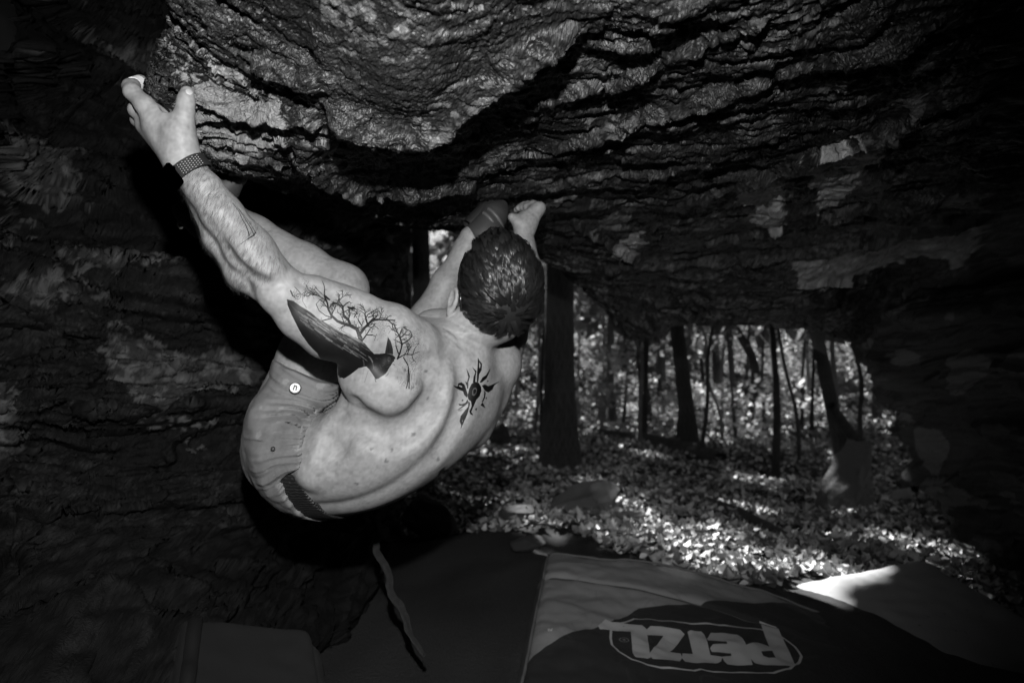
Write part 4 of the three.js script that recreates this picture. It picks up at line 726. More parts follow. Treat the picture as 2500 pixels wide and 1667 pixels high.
const shoulderR = P(1208, 890, 1.70), elbowR = P(1275, 735, 1.86), wristR = P(1278, 578, 1.96);
const armRParts = [
  [chain([P(1180, 905, 1.68), shoulderR, P(1235, 820, 1.78), elbowR], [0.06, 0.062, 0.052, 0.042], 0.02), 0.03],
  [cap(P(1236, 885, 1.74), P(1250, 830, 1.8), 0.03, 0.03), 0.01],
  [chain([elbowR, P(1285, 660, 1.92), wristR], [0.042, 0.042, 0.03], 0.02), 0.02],
];
const neckA = P(1125, 845, 1.60), headC = P(1226, 702, 1.54);
const HF = axis(-0.16, 0.86, -0.48), HU0 = axis(0.25, 0.42, 0.87), HR = HF.clone().cross(HU0).normalize(), HU = HR.clone().cross(HF).normalize();
const H = (f, u, r) => headC.clone().addScaledVector(HF, f).addScaledVector(HU, u).addScaledVector(HR, r);   // forward, up, right of the head
const headParts = [
  [ell(headC, HF, HU, HR, 0.100, 0.098, 0.080), 0.01],
  [ell(H(0.02, -0.05, 0), HF, HU, HR, 0.085, 0.075, 0.066), 0.03],          // face
  [cap(H(0.055, -0.10, 0.02), H(0.055, -0.10, -0.02), 0.028, 0.028), 0.03],  // jaw
  [cap(H(0.100, -0.025, 0), H(0.112, -0.058, 0), 0.009, 0.013), 0.012],      // nose
  [cap(H(0.085, 0.0, 0.03), H(0.085, 0.0, -0.03), 0.016, 0.016), 0.012],     // brow
];
const neckParts = [
  [chain([P(1120, 868, 1.61), P(1140, 810, 1.595), H(-0.045, -0.06, 0)], [0.066, 0.058, 0.055], 0.02), 0.035],
  [cap(P(1105, 855, 1.58), P(1010, 850, 1.49), 0.040, 0.040), 0.03],        // trapezius to the left shoulder
  [cap(P(1150, 850, 1.62), P(1215, 880, 1.68), 0.045, 0.042), 0.03],
  [cap(P(1075, 850, 1.555), P(1140, 905, 1.575), 0.045, 0.05), 0.03],
];
const muscles = [
  [blob(P(932, 940, 1.436), axis(0.55, -0.45, -0.05), axis(-0.25, -0.2, 0.95), 0.102, 0.076, 0.060), 0.010],   // left shoulder blade
  [cap(P(905, 900, 1.47), P(985, 860, 1.46), 0.052, 0.056), 0.03],
  [cap(P(905, 990, 1.50), P(880, 920, 1.49), 0.040, 0.042), 0.02],                                            // teres, lat edge
  [cap(P(885, 1000, 1.505), P(800, 1120, 1.50), 0.052, 0.050), 0.03],                                         // lat
  [cap(P(840, 1040, 1.50), P(770, 1150, 1.49), 0.042, 0.044), 0.012],                                         // oblique
  [cap(P(1165, 930, 1.63), P(1190, 965, 1.70), 0.055, 0.045), 0.02],                                           // right blade
  [cap(P(1200, 950, 1.715), P(1150, 1045, 1.67), 0.045, 0.05), 0.03],
  [cap(P(1070, 838, 1.525), P(1058, 834, 1.53), 0.013, 0.012), 0.012],                                        // collarbone knob
];
const grooves = [];
const run = (list, p, d) => { for (let i = 0; i < list.length; i++) { const e = list[i][0](p), k = list[i][1]; if (e < d + k) d = smin(d, e, k); } return d; };
const boundBalls = [[armParts, P(720, 650, 1.36), 0.52], [legParts, P(800, 800, 1.8), 0.62], [armRParts, P(1250, 740, 1.82), 0.36], [headParts, headC, 0.2]];
function bodyField(p) {
  let d = torso(p); d = run(muscles, p, d); d = run(neckParts, p, d);
  for (const [l, c, r] of boundBalls) { const o = Math.hypot(p.x - c.x, p.y - c.y, p.z - c.z) - r; if (o < Math.max(d, 0.03) + 0.05) { let e = 1e9; e = run(l, p, e); d = smin(d, e, l === headParts ? 0.02 : 0.028); } else d = Math.min(d, o + 0.02); }
  for (const g of grooves) { const o = Math.hypot(p.x - g.c.x, p.y - g.c.y, p.z - g.c.z) - g.r; if (o < 0.02) d = smax(d, -g.f(p), g.k); }
  return d;
}
function groove(path, r, k, out = 0.55) {
  const pts = path.map(([x, y]) => { const h = hit(bodyField, x, y, 1, 2.2); return h.p.addScaledVector(h.n, r * out); }), c = pts.reduce((s, q) => s.add(q), V()).divideScalar(pts.length);
  return { f: chain(pts, path.map((_, i) => r * (i === 0 || i === path.length - 1 ? 0.35 : 1)), 0.01), c, r: Math.max(...pts.map((q) => q.distanceTo(c))) + r, k };
}
{
  const made = [
    groove([[866, 990], [890, 1040], [940, 1066], [1000, 1045], [1045, 1000], [1070, 955]], 0.032, 0.03, 0.22),   // under the shoulder blade
    groove([[868, 985], [846, 1045], [820, 1100], [808, 1150]], 0.019, 0.022, 0.2),                                  // flank fold
    groove([[835, 1010], [800, 1070], [780, 1120]], 0.017, 0.02, 0.2),
    groove([[505, 535], [555, 615], [600, 665], [645, 690], [672, 690]], 0.011, 0.012, 0.4),                        // between the forearm muscles
    groove([[880, 745], [800, 715], [735, 690]], 0.008, 0.02), groove([[945, 880], [1000, 890], [1050, 880]], 0.018, 0.03, 0.4), groove([[1120, 880], [1130, 950], [1112, 1030], [1060, 1120]], 0.014, 0.03, 0.4),
    groove([[1085, 800], [1120, 822], [1165, 838]], 0.005, 0.008), groove([[1092, 820], [1125, 842], [1160, 862]], 0.005, 0.008), groove([[1100, 782], [1135, 800], [1175, 815]], 0.004, 0.006),
    groove([[1080, 1150], [1020, 1205], [950, 1242]], 0.010, 0.016),
  ];
  grooves.push(...made);
}
// left hand, gripping the prow: thumb in front, fingers curled round behind it
const handParts = [
  [cap(P(470, 425, 1.28), P(448, 392, 1.27), 0.030, 0.028), 0.01],
  [cap(P(453, 400, 1.268), P(432, 325, 1.258), 0.027, 0.025), 0.02],
  [cap(P(440, 395, 1.27), P(378, 305, 1.262), 0.025, 0.023), 0.02],
  [cap(P(432, 398, 1.285), P(357, 305, 1.285), 0.020, 0.020), 0.02],
  [chain([P(442, 335, 1.252), P(450, 275, 1.246), P(453, 246, 1.246), P(456, 227, 1.252)], [0.023, 0.0155, 0.0138, 0.0125], 0.01), 0.022],        // thumb
  [chain([P(392, 300, 1.257), P(352, 256, 1.252), P(322, 224, 1.256), P(318, 212, 1.268), P(342, 200, 1.308), P(370, 214, 1.338)], [0.0185, 0.0165, 0.0145, 0.0135, 0.0115, 0.009], 0.008), 0.016],  // index
  [chain([P(378, 308, 1.275), P(334, 268, 1.284), P(330, 250, 1.312), P(360, 245, 1.35)], [0.017, 0.015, 0.012, 0.010], 0.008), 0.008],
  [chain([P(372, 318, 1.29), P(338, 292, 1.31), P(338, 275, 1.34), P(366, 270, 1.37)], [0.016, 0.014, 0.0115, 0.0095], 0.008), 0.008],
  [chain([P(372, 330, 1.30), P(350, 310, 1.33), P(352, 296, 1.36), P(374, 295, 1.38)], [0.014, 0.0125, 0.010, 0.0085], 0.008), 0.008],
  [cap(P(428, 320, 1.247), P(395, 275, 1.253), 0.012, 0.010), 0.02],             // web of the thumb
];
const handField = (p) => { let d = run(handParts, p, 1e9); const w = cap(P(412, 240, 1.25), P(408, 262, 1.25), 0.010, 0.012); return smax(d, -w(p), 0.01); };
// right hand under the roof, behind the head
const handRParts = [
  [cap(wristR, P(1283, 545, 1.965), 0.029, 0.032), 0.02], [cap(P(1283, 545, 1.965), P(1306, 518, 1.97), 0.030, 0.022), 0.02],
  [chain([P(1306, 520, 1.965), P(1318, 507, 1.965), P(1302, 500, 1.985), P(1285, 505, 2.0)], [0.018, 0.016, 0.012, 0.010], 0.008), 0.012],
  [chain([P(1300, 522, 1.985), P(1308, 506, 1.995), P(1290, 500, 2.01), P(1275, 506, 2.02)], [0.017, 0.014, 0.011, 0.009], 0.008), 0.008],
  [chain([P(1292, 526, 2.0), P(1296, 508, 2.02), P(1280, 502, 2.035), P(1266, 508, 2.04)], [0.016, 0.013, 0.011, 0.009], 0.008), 0.008],
  [chain([P(1286, 530, 2.015), P(1286, 512, 2.04), P(1272, 506, 2.05), P(1260, 512, 2.055)], [0.014, 0.012, 0.010, 0.008], 0.008), 0.008],
  [chain([P(1275, 555, 1.945), P(1260, 537, 1.94), P(1250, 530, 1.93)], [0.018, 0.014, 0.012], 0.01), 0.015],
];
const handRField = (p) => run(handRParts, p, 1e9);
// ears
const earField = (() => { const c = P(1106, 732, 1.555), up = axis(0.25, 0.95, 0.1), n = axis(-0.75, -0.1, 0.6), o = blob(c, up, n, 0.031, 0.018, 0.009), i = blob(c.clone().addScaledVector(n, 0.006).addScaledVector(up, 0.003), up, n, 0.019, 0.009, 0.006), lobe = cap(c.clone().addScaledVector(up, -0.026), c.clone().addScaledVector(up, -0.032), 0.008, 0.007); return (p) => smin(smax(o(p), -i(p), 0.006), lobe(p), 0.008); })();
const body0 = (p) => { let d = bodyField(p); d = Math.min(d, 1e9); return smin(d, earField(p), 0.006); };

const seenBox = (pts, pad) => { const b = new THREE.Box3().setFromPoints(pts); b.expandByScalar(pad); return b; };
const bb = seenBox([P(440, 400, 1.27), P(600, 1150, 1.6), P(1000, 1230, 1.5), P(1300, 900, 1.72), P(1290, 560, 1.98), P(500, 478, 1.75), P(1000, 850, 1.98), hipR, headC], 0.13);
const bodyGeo0 = surfaceNets(body0, bb.min, bb.max, 0.0045);
const hb = seenBox([P(470, 425, 1.28), P(310, 200, 1.25), P(460, 215, 1.24), P(370, 300, 1.39)], 0.035);
const handGeo = surfaceNets((p) => handField(p), hb.min, hb.max, 0.0026);
const hbr = seenBox([wristR, P(1325, 495, 1.95), P(1250, 530, 2.06)], 0.035);
const handRGeo = surfaceNets(handRField, hbr.min, hbr.max, 0.0035);
console.log('body meshed', bodyGeo0.index.count / 3, handGeo.index.count / 3);
// skin: mottling and freckles as vertex tone; tattoos drawn on a map unwrapped round the arm and across the blades
const arm0 = P(1040, 878, 1.485), arm1 = P(660, 708, 1.325), armAx = arm1.clone().sub(arm0).normalize(), armLen = arm1.distanceTo(arm0);
const armOut = axis(-0.25, 0.25, 0.93); armOut.addScaledVector(armAx, -armOut.dot(armAx)).normalize(); const armUp = armAx.clone().cross(armOut).normalize(); if (armUp.y < 0) armUp.negate();
const fore0 = P(660, 690, 1.31), fore1 = P(450, 410, 1.262), foreAx = fore1.clone().sub(fore0).normalize(), foreLen = fore1.distanceTo(fore0), foreOut = axis(0.35, 0.1, 0.93); foreOut.addScaledVector(foreAx, -foreOut.dot(foreAx)).normalize(); const foreUp = foreAx.clone().cross(foreOut).normalize(); if (foreUp.x < 0) foreUp.negate();
const backHit = hit(body0, 1157, 945, 1, 3), sunN = backHit.n.clone(), sunUp = UPV.clone().addScaledVector(sunN, -UPV.dot(sunN)).normalize(), sunRt = sunUp.clone().cross(sunN).normalize();
// atlas: left 0..0.62 upper arm; 0.64..0.98 top: back; bottom: forearm; the corner stays white
const TW = 2048, TH = 1024;
const armUV = (p) => { const x = p.clone().sub(arm0), s = x.dot(armAx) / armLen, an = Math.atan2(x.dot(armUp), x.dot(armOut)); return [0.01 + 0.6 * s, 0.5 + an / 6.2, s, an]; };
const sunUV = (p) => { const x = p.clone().sub(backHit.p); return [0.81 + x.dot(sunRt) / 0.26 * 0.17, 0.74 + x.dot(sunUp) / 0.26 * 0.24]; };
const foreUV = (p) => { const x = p.clone().sub(fore0), s = x.dot(foreAx) / foreLen, an = Math.atan2(x.dot(foreUp), x.dot(foreOut)); return [0.64 + 0.34 * s, 0.25 + an / 5.2 * 0.45, s, an]; };
const tattoo = canvas(TW, TH, (c) => {
  c.fillStyle = '#fff'; c.fillRect(0, 0, TW, TH);
  const q = (f, uvf, sx, sy) => { const h = hit(f, sx, sy, 0.9, 2.4), [u, v] = uvf(h.p); return [u * TW, (1 - v) * TH]; };
  const armOnly = (p) => run(armParts, p, 1e9);
  const A = (zx, zy) => { // a point of the ink on the arm; beyond the arm's edge it goes on round the limb
    const rr = ray(660 + zx / 4.9, 640 + zy / 4.9), p = V(), best = V(); let m = 1e9, on = false;
    for (let t = 0.95; t < 1.9;) { p.copy(EYE).addScaledVector(rr, t); const d = armOnly(p); if (d < m) { m = d; best.copy(p); } if (d < 0.0005) { on = true; break; } t += Math.max(0.0008, d * 0.6); }
    const [u, v, , an] = armUV(best); return [u * TW, (1 - v) * TH + (on ? 0 : (an < 0 ? 1 : -1) * Math.min(110, 30 + m * 2600))];
  };
  const S = (zx, zy) => q(body0, sunUV, 1080 + zx / 7.13, 850 + zy / 7.13);
  const Fo = (zx, zy) => q(body0, foreUV, 380 + zx / 6.53, 380 + zy / 6.53);
  const line = (pts, w, col = '#161616') => { c.strokeStyle = col; c.lineWidth = w; c.lineCap = c.lineJoin = 'round'; c.beginPath(); pts.forEach(([x, y], i) => (i ? c.lineTo(x, y) : c.moveTo(x, y))); c.stroke(); };
  const taper = (pts, w0, w1, col) => { for (let i = 0; i < pts.length - 1; i++) line([pts[i], pts[i + 1]], mix(w0, w1, i / Math.max(1, pts.length - 2)), col); };
  const fill = (pts, col = '#151515') => { c.fillStyle = col; c.beginPath(); pts.forEach(([x, y], i) => (i ? c.lineTo(x, y) : c.moveTo(x, y))); c.closePath(); c.fill(); };
  const T = (l) => l.map((a) => A(...a)), r = rng(12);
  // stippled shading round the tree, an ink texture
  for (const [cx, cy, sp, n] of [[1700, 1180, 190, 1500], [1600, 1400, 160, 1200], [1330, 780, 130, 500], [300, 400, 70, 260], [430, 220, 60, 150], [1720, 950, 120, 600]]) { for (let i = 0; i < n; i++) { const [x, y] = [cx + (r() + r() + r() - 1.5) * sp, cy + (r() + r() + r() - 1.5) * sp * 0.8]; if (i % 4) { const b = A(cx, cy); c.fillStyle = 'rgba(30,30,30,0.35)'; c.beginPath(); c.arc(b[0] + (x - cx) * 0.44 * (i % 2 ? -1 : 1), b[1] + (y - cy) * 0.7, 1.4, 0, 7); c.fill(); } } }
  // tree
  const trunk = [[1085, 940], [1060, 870], [1035, 800], [960, 760], [900, 745]];
  taper(T(trunk), 22, 14);
  for (const [l, a, b] of [[[[900, 745], [800, 705], [730, 640], [690, 560], [680, 470], [660, 440]], 9, 6], [[[680, 470], [665, 380], [665, 300], [625, 235]], 6, 2.5], [[[660, 440], [590, 395], [520, 370], [460, 310], [440, 250]], 5, 2], [[[590, 395], [500, 390], [430, 400]], 3, 1.5], [[[520, 370], [480, 345], [420, 320]], 2.5, 1.5], [[[660, 380], [600, 320], [570, 290], [540, 255]], 3, 1.5],
    [[[960, 760], [930, 690], [880, 640], [865, 560], [870, 530], [830, 450], [840, 370]], 10, 3], [[[870, 530], [920, 480], [960, 450], [980, 470]], 5, 2], [[[865, 560], [820, 510], [770, 480]], 4, 1.5], [[[930, 690], [950, 620], [940, 560], [990, 570]], 6, 2.5], [[[880, 640], [840, 620], [800, 600]], 3, 1.5], [[[880, 720], [850, 650], [830, 620]], 3, 1.5],
    [[[1060, 870], [1120, 790], [1220, 690], [1290, 685], [1400, 690], [1490, 695]], 12, 3], [[[1160, 740], [1140, 670], [1130, 620], [1080, 575]], 7, 2], [[[1220, 690], [1270, 650], [1280, 610]], 5, 2], [[[1370, 690], [1410, 650]], 3, 1.5], [[[1090, 760], [1050, 690], [1000, 610]], 4, 1.5], [[[1140, 670], [1170, 620], [1220, 590]], 4, 2], [[[1170, 660], [1230, 640], [1280, 640]], 4, 2],
    [[[1095, 940], [1140, 880], [1190, 800], [1250, 740]], 6, 2], [[[1150, 870], [1220, 870], [1260, 890]], 3, 1.5], [[[730, 660], [660, 640], [580, 580], [545, 500], [600, 440], [640, 430]], 3, 1.5], [[[730, 670], [620, 700]], 4, 1.5], [[[900, 755], [850, 780], [820, 810]], 4, 1.5], [[[1050, 690], [1060, 640]], 2, 1.5], [[[1090, 760], [1110, 700]], 3, 1.5],
    [[[1520, 1150], [1550, 1090], [1575, 980], [1540, 880], [1500, 800], [1490, 760]], 8, 2], [[[1540, 880], [1570, 810], [1600, 770]], 5, 2], [[[1575, 980], [1640, 940], [1690, 890], [1680, 830], [1600, 790]], 5, 2], [[[1520, 1150], [1610, 1105], [1700, 1105], [1760, 1070]], 6, 2], [[[1640, 1100], [1660, 1040], [1640, 980]], 4, 1.5], [[[1700, 1105], [1720, 1030], [1760, 980]], 3, 1.5], [[[1590, 1140], [1640, 1200], [1680, 1250], [1740, 1330]], 4, 1.5], [[[1650, 1210], [1620, 1280], [1540, 1310], [1440, 1325]], 4, 1.5], [[[1690, 1110], [1710, 1170]], 3, 1.5], [[[1680, 1290], [1685, 1390]], 2.5, 1], [[[1535, 1100], [1500, 1000], [1490, 930]], 4, 1.5], [[[1520, 840], [1450, 800], [1420, 760]], 3, 1.2]]) {
    taper(T(l), a * 1.5, b * 1.7); const e = T(l); for (let k = 0; k < 5; k++) { const i = 1 + Math.floor(r() * (e.length - 1)), s = e[i], an = r() * 6.28, L = 12 + 18 * r(); line([s, [s[0] + Math.cos(an) * L, s[1] + Math.sin(an) * L]], 1.4, '#333'); }
  }
  { // fine twigs between the boughs
    const twig = (x, y, an, len, w, dep) => { let px = x, py = y; const pts = [[x, y]]; for (let k = 0; k < 4; k++) { an += (r() - 0.5) * 0.7; px += Math.cos(an) * len / 4; py += Math.sin(an) * len / 4; pts.push([px, py]); } if (pts.some(([a, b]) => b > 470 + 0.50 * (a - 200) - 40)) return; taper(T(pts), w, w * 0.5, '#2c2c2c'); if (dep) for (let k = 0; k < 3; k++) { const m = pts[1 + k]; twig(m[0], m[1], an + (r() < 0.5 ? 0.8 : -0.8), len * 0.6, w * 0.65, dep - 1); } };
    for (const [x, y, an] of [[690, 560, -2.2], [690, 560, -0.9], [730, 650, -1.4], [870, 540, -2.5], [865, 600, -0.6], [960, 740, -2.3], [1130, 640, -1.2], [1140, 780, -0.5], [1220, 690, -1.1], [1290, 690, -0.6], [1400, 690, 0.5], [1550, 900, -0.6], [1570, 1000, -2.2], [1610, 1100, -0.7], [1000, 660, -1.0], [600, 400, -1.9], [520, 380, -2.6], [1060, 860, -1.9], [830, 450, -1.2]]) twig(x, y, an, 130, 6, 2);
  }
  fill(T([[655, 350], [690, 370], [735, 430], [715, 445], [675, 400]]), '#222'); fill(T([[920, 520], [1020, 540], [1010, 560], [930, 550]]), '#222');
  line([0, 1, 2, 3, 4, 5, 6, 7, 8, 9].map((k) => A(330 + (8 + k * 4.5) * Math.cos(k * 1.1), 405 + (8 + k * 4.5) * Math.sin(k * 1.1))), 2.5, '#444');
  taper(T([[290, 295], [340, 350], [380, 400], [385, 470], [430, 545]]), 4, 2, '#444'); taper(T([[240, 340], [265, 400], [290, 420]]), 9, 6, '#666');
  fill(T([[1245, 780], [1270, 780], [1300, 870], [1390, 960], [1380, 990], [1310, 930], [1265, 850]]), '#fff');
  // raven, its belly wrapped under the arm
  fill([...T([[195, 445], [275, 465], [350, 520], [480, 600], [560, 670], [720, 760], [860, 850], [950, 885], [1060, 920], [1130, 975], [1240, 1095], [1300, 1095], [1380, 1090], [1460, 1110], [1495, 1140], [1475, 1165]]), ...T([[1440, 1180], [1370, 1185], [1300, 1188], [1230, 1192], [1150, 1206], [1060, 1235], [900, 1320], [800, 1260], [700, 1190], [560, 1090], [450, 980], [380, 880], [330, 790], [250, 630], [205, 520]])], '#2a2a2a');
  fill(T([[1370, 1090], [1390, 980], [1405, 895], [1440, 950], [1465, 1040], [1468, 1105]]), '#474747'); taper(T([[1405, 900], [1410, 1000], [1415, 1095]]), 2, 2, '#111');
  for (let k = 0; k < 120; k++) { const s = r(), w = (r() - 0.5), cx = 420 + s * 840 , cy = 680 + s * 480 + w * 260 * (0.6 + 0.6 * s), L = 34 + 60 * r(), b = A(cx, cy), m2 = A(cx - L * 0.9, cy - L * 0.35 - 16), m3 = A(cx - L * 1.3, cy - L * 0.9); c.strokeStyle = `rgba(${165 + 60 * r()},${120 + 70 * r()},${130},${0.28 + 0.35 * r()})`.replace(/rgba\(([\d.]+),[\d.]+,[\d.]+/, (m0, g0) => `rgba(${g0},${g0},${g0}`); c.lineWidth = 3.2 + 2.4 * r(); c.beginPath(); c.moveTo(...b); c.quadraticCurveTo(...m2, ...m3); c.stroke(); }
  for (let k = 0; k < 5; k++) taper(T([[220 + k * 16, 480 + k * 18], [330 + k * 26, 640 + k * 20], [470 + k * 30, 830 + k * 20]]), 2, 1.4, '#5a5a5a');
  line([0, 1, 2, 3, 4, 5, 6].map((k) => A(1418 + 15 * Math.cos(k), 1146 + 15 * Math.sin(k))), 2.4, '#999');
  for (let k = 0; k < 40; k++) { const x = 1250 + 230 * r(), y = 1120 + 200 * r(), b = A(x, y), e = A(x + 26, y - 10 + 20 * r()); line([b, e], 1.5, '#666'); }
  // sun on the right shoulder blade
  const D = (l) => l.map((a) => S(...a));
  fill(D([[470, 700], [510, 620], [570, 585], [630, 600], [670, 670], [680, 740], [650, 830], [590, 900], [510, 935], [455, 890], [440, 830]]));
  fill(D([[520, 740], [545, 690], [585, 685], [605, 720], [590, 790], [550, 830], [515, 815]]), '#8a8a8a'); fill(D([[535, 745], [555, 710], [585, 715], [590, 750], [570, 790], [540, 800]]), '#1c1c1c');
  for (const l of [[[600, 590], [605, 430], [620, 165], [640, 210], [690, 270], [680, 380], [640, 450], [625, 590]], [[530, 600], [545, 490], [575, 420], [520, 330], [595, 400], [580, 480], [570, 590]], [[430, 700], [435, 570], [455, 510], [420, 350], [480, 485], [450, 590], [450, 700]], [[400, 580], [430, 600], [420, 650]], [[650, 600], [700, 510], [760, 470], [835, 345], [800, 460], [765, 530], [690, 590]], [[690, 650], [740, 630], [800, 660], [880, 630], [1000, 570], [910, 640], [870, 720], [800, 770], [740, 740]], [[730, 740], [755, 770], [745, 860], [700, 940], [690, 930], [725, 850]], [[665, 990], [700, 945], [750, 1040]], [[430, 860], [380, 810], [360, 750], [270, 710], [185, 645], [265, 665], [280, 610], [330, 595], [380, 630], [405, 690], [440, 800]], [[440, 890], [400, 950], [340, 975], [280, 970], [300, 995], [360, 1000], [250, 1085], [380, 1010], [450, 950]], [[455, 920], [450, 1020], [390, 1090], [320, 1180], [300, 1270], [330, 1340], [318, 1410], [370, 1290], [440, 1130], [480, 960]], [[500, 930], [510, 1010], [470, 1100], [490, 1150], [540, 1165], [500, 1110], [540, 1020], [590, 900]], [[330, 910], [360, 890], [365, 910], [345, 920]], [[570, 1060], [605, 1040], [590, 1085]], [[750, 880], [775, 840], [775, 880]], [[780, 560], [810, 565], [790, 590]]]) fill(D(l), '#181818');
  fill(D([[275, 660], [300, 640], [345, 660], [345, 685]]), '#fff'); fill(D([[640, 240], [665, 290], [655, 360], [640, 330]]), '#fff'); fill(D([[340, 1270], [360, 1230], [355, 1290]]), '#ddd');
  // line tattoo on the forearm
  const G = (l) => l.map((a) => Fo(...a));
  taper(G([[1230, 760], [1330, 900], [1420, 1080], [1490, 1275]]), 2.5, 3.5, '#222'); taper(G([[1300, 820], [1420, 990], [1500, 1130], [1560, 1260]]), 2.5, 3.5, '#222'); taper(G([[1330, 850], [1460, 1010], [1540, 1140], [1600, 1240]]), 2, 3, '#333');
  taper(G([[1565, 1265], [1470, 1325], [1350, 1410]]), 6, 2, '#222'); taper(G([[1560, 1265], [1590, 1220]]), 4, 3, '#222');
});
const moles = [[906, 1097], [942, 1126], [1045, 973], [1071, 1121], [957, 1100], [1010, 1060], [870, 1180], [1122, 1000], [1040, 905], [985, 1210]].map(([x, y]) => hit(body0, x, y, 1, 2.2).p);
function skinned(g) {
  const n = g.toNonIndexed(), p = n.attributes.position, N = p.count, uv = new Float32Array(N * 2), col = new Float32Array(N * 3), nn = n.attributes.normal, c = V();
  const q = [V(), V(), V()];
  for (let i = 0; i < N; i += 3) {
    for (let k = 0; k < 3; k++) q[k].fromBufferAttribute(p, i + k); c.copy(q[0]).add(q[1]).add(q[2]).divideScalar(3);
    const a = armUV(c), nx = nn.getX(i), ny = nn.getY(i), nz = nn.getZ(i), x = c.clone().sub(arm0), rad = x.addScaledVector(armAx, -x.dot(armAx)).length();
    const f = foreUV(c), y = c.clone().sub(fore0), frad = y.addScaledVector(foreAx, -y.dot(foreAx)).length();
    let fn = null;
    if (a[2] > -0.12 && a[2] < 1.02 && Math.abs(a[3]) < 2.95 && rad < 0.105) fn = armUV;
    else if (f[2] > 0.08 && f[2] < 0.97 && Math.abs(f[3]) < 2.4 && frad < 0.09) fn = foreUV;
    else { const s = sunUV(c); if (c.distanceTo(backHit.p) < 0.12 && nx * sunN.x + ny * sunN.y + nz * sunN.z > 0.2) fn = sunUV; }
    for (let k = 0; k < 3; k++) {
      const o = i + k, w = q[k]; if (fn) { const t = fn(w); uv[o * 2] = t[0]; uv[o * 2 + 1] = t[1]; } else { uv[o * 2] = 0.625; uv[o * 2 + 1] = 0.01; }
      let v = 0.235 + 0.035 * noise(w.x * 22, w.y * 22, w.z * 22) + 0.035 * noise(w.x * 70, w.y * 70, w.z * 70) + 0.06 * noise(w.x * 160, w.y * 150, w.z * 150);
      if (noise(w.x * 55 + 3, w.y * 55, w.z * 55) > 0.56) v *= 0.85;
      for (const m of moles) if (w.distanceToSquared(m) < 0.0000135) v *= 0.45;
      col[o * 3] = col[o * 3 + 1] = col[o * 3 + 2] = v;
    }
  }
  n.setAttribute('uv', new THREE.BufferAttribute(uv, 2)); n.setAttribute('color', new THREE.BufferAttribute(col, 3)); return n;
}
const skinMat = new THREE.MeshPhysicalMaterial({ map: tattoo, vertexColors: true, roughness: 0.52, specularIntensity: 0.6 });
const climber = thing('person', 'shirtless climber with tattooed arm and back hanging under the roof, in grey shorts', 'person');
const bodyGeo = mergeGeometries([skinned(bodyGeo0), skinned(handGeo), skinned(handRGeo)]);
part('body', bodyGeo, skinMat, climber);

// shorts: loose cloth over hips and thighs, with folds drawn in from the hip crease
const waistCut = 0.185, fold0 = P(905, 1060, 1.50);
const hemP = P(764, 922, 1.62), hemN = P(765, 860, 1.66).sub(P(700, 1010, 1.66)).normalize(), hemRP = P(900, 985, 1.9), hemRN = P(900, 985, 1.9).sub(hipR).normalize();
const waist = () => waistCut + 0.09 * sstep(0.07, 0.125, tl.x);
function shortsField(p) {
  let d = torso(p, 0.010, false); const s = tl.s - waist() + waistCut; d = smax(d, (s - waistCut) * 0.75, 0.006);
  let th = smin(cap(P(706, 1035, 1.64), P(770, 860, 1.66), 0.078, 0.088)(p), smax(ell(P(697, 1095, 1.62), axis(0.9, 0.35, 0), axis(-0.35, 0.9, 0), axis(0, 0, 1), 0.073, 0.135, 0.12)(p), (s - waistCut) * 0.75, 0.006), 0.05); const hem = (p.x - hemP.x) * hemN.x + (p.y - hemP.y) * hemN.y + (p.z - hemP.z) * hemN.z; th = smax(th, hem, 0.006);
  let tr = cap(hipR, hemRP, 0.108, 0.095)(p); const hr = (p.x - hemRP.x) * hemRN.x + (p.y - hemRP.y) * hemRN.y + (p.z - hemRP.z) * hemRN.z; tr = smax(tr, hr, 0.006);
  th -= 0.0022 * sstep(-0.036, -0.033, hem);
  d = smin(d, tr, 0.02); d = smax(d, (s - waistCut) * 0.75, 0.004);
  d = smin(d, th, 0.035); 
  const x = p.x - fold0.x, y = p.y - fold0.y, z = p.z - fold0.z, R = Math.hypot(x, y, z), an = Math.atan2(y + 0.2 * z, -x);
  const w = an * 13 + 1.3 * noise(p.x * 9, p.y * 9, p.z * 9), ridge = 1 - 2 * Math.abs(noise(w, R * 5, 3.3)), fine = noise(w * 2.3, R * 10, 8);
  d -= (0.0085 * ridge + 0.003 * fine) * sstep(0.33, 0.2, R) * (0.35 + 0.65 * sstep(0.0, -0.09, hem)) + 0.0025 * noise(p.x * 30, p.y * 30, p.z * 30);
  return d;
}
const sb = seenBox([P(600, 1240, 1.55), P(860, 900, 1.6), P(800, 1270, 1.5), P(900, 980, 1.98), P(610, 1080, 1.75), P(700, 1000, 1.5)], 0.1);
const shortsGeo = surfaceNets(shortsField, sb.min, sb.max, 0.004);
{
  const p = shortsGeo.attributes.position, col = new Float32Array(p.count * 3), uv = new Float32Array(p.count * 2);
  for (let i = 0; i < p.count; i++) { const x = p.getX(i), y = p.getY(i), z = p.getZ(i); let v = 0.15 + 0.05 * fbm(x * 14, y * 14, z * 14, 3) + 0.02 * noise(x * 120, y * 120, z * 120); if (noise(x * 35, y * 35, z * 35) > 0.45) v += 0.06; col[i * 3] = col[i * 3 + 1] = col[i * 3 + 2] = v; uv[i * 2] = x + z * 0.6; uv[i * 2 + 1] = y + z * 0.3; }
  shortsGeo.setAttribute('color', new THREE.BufferAttribute(col, 3)); shortsGeo.setAttribute('uv', new THREE.BufferAttribute(uv, 2));
}
const shorts = part('shorts', shortsGeo, new THREE.MeshStandardMaterial({ vertexColors: true, roughness: 0.85, bumpMap: rep(clothTex, 10), bumpScale: 0.0006 }), climber, 'faded grey climbing shorts with round white patch');
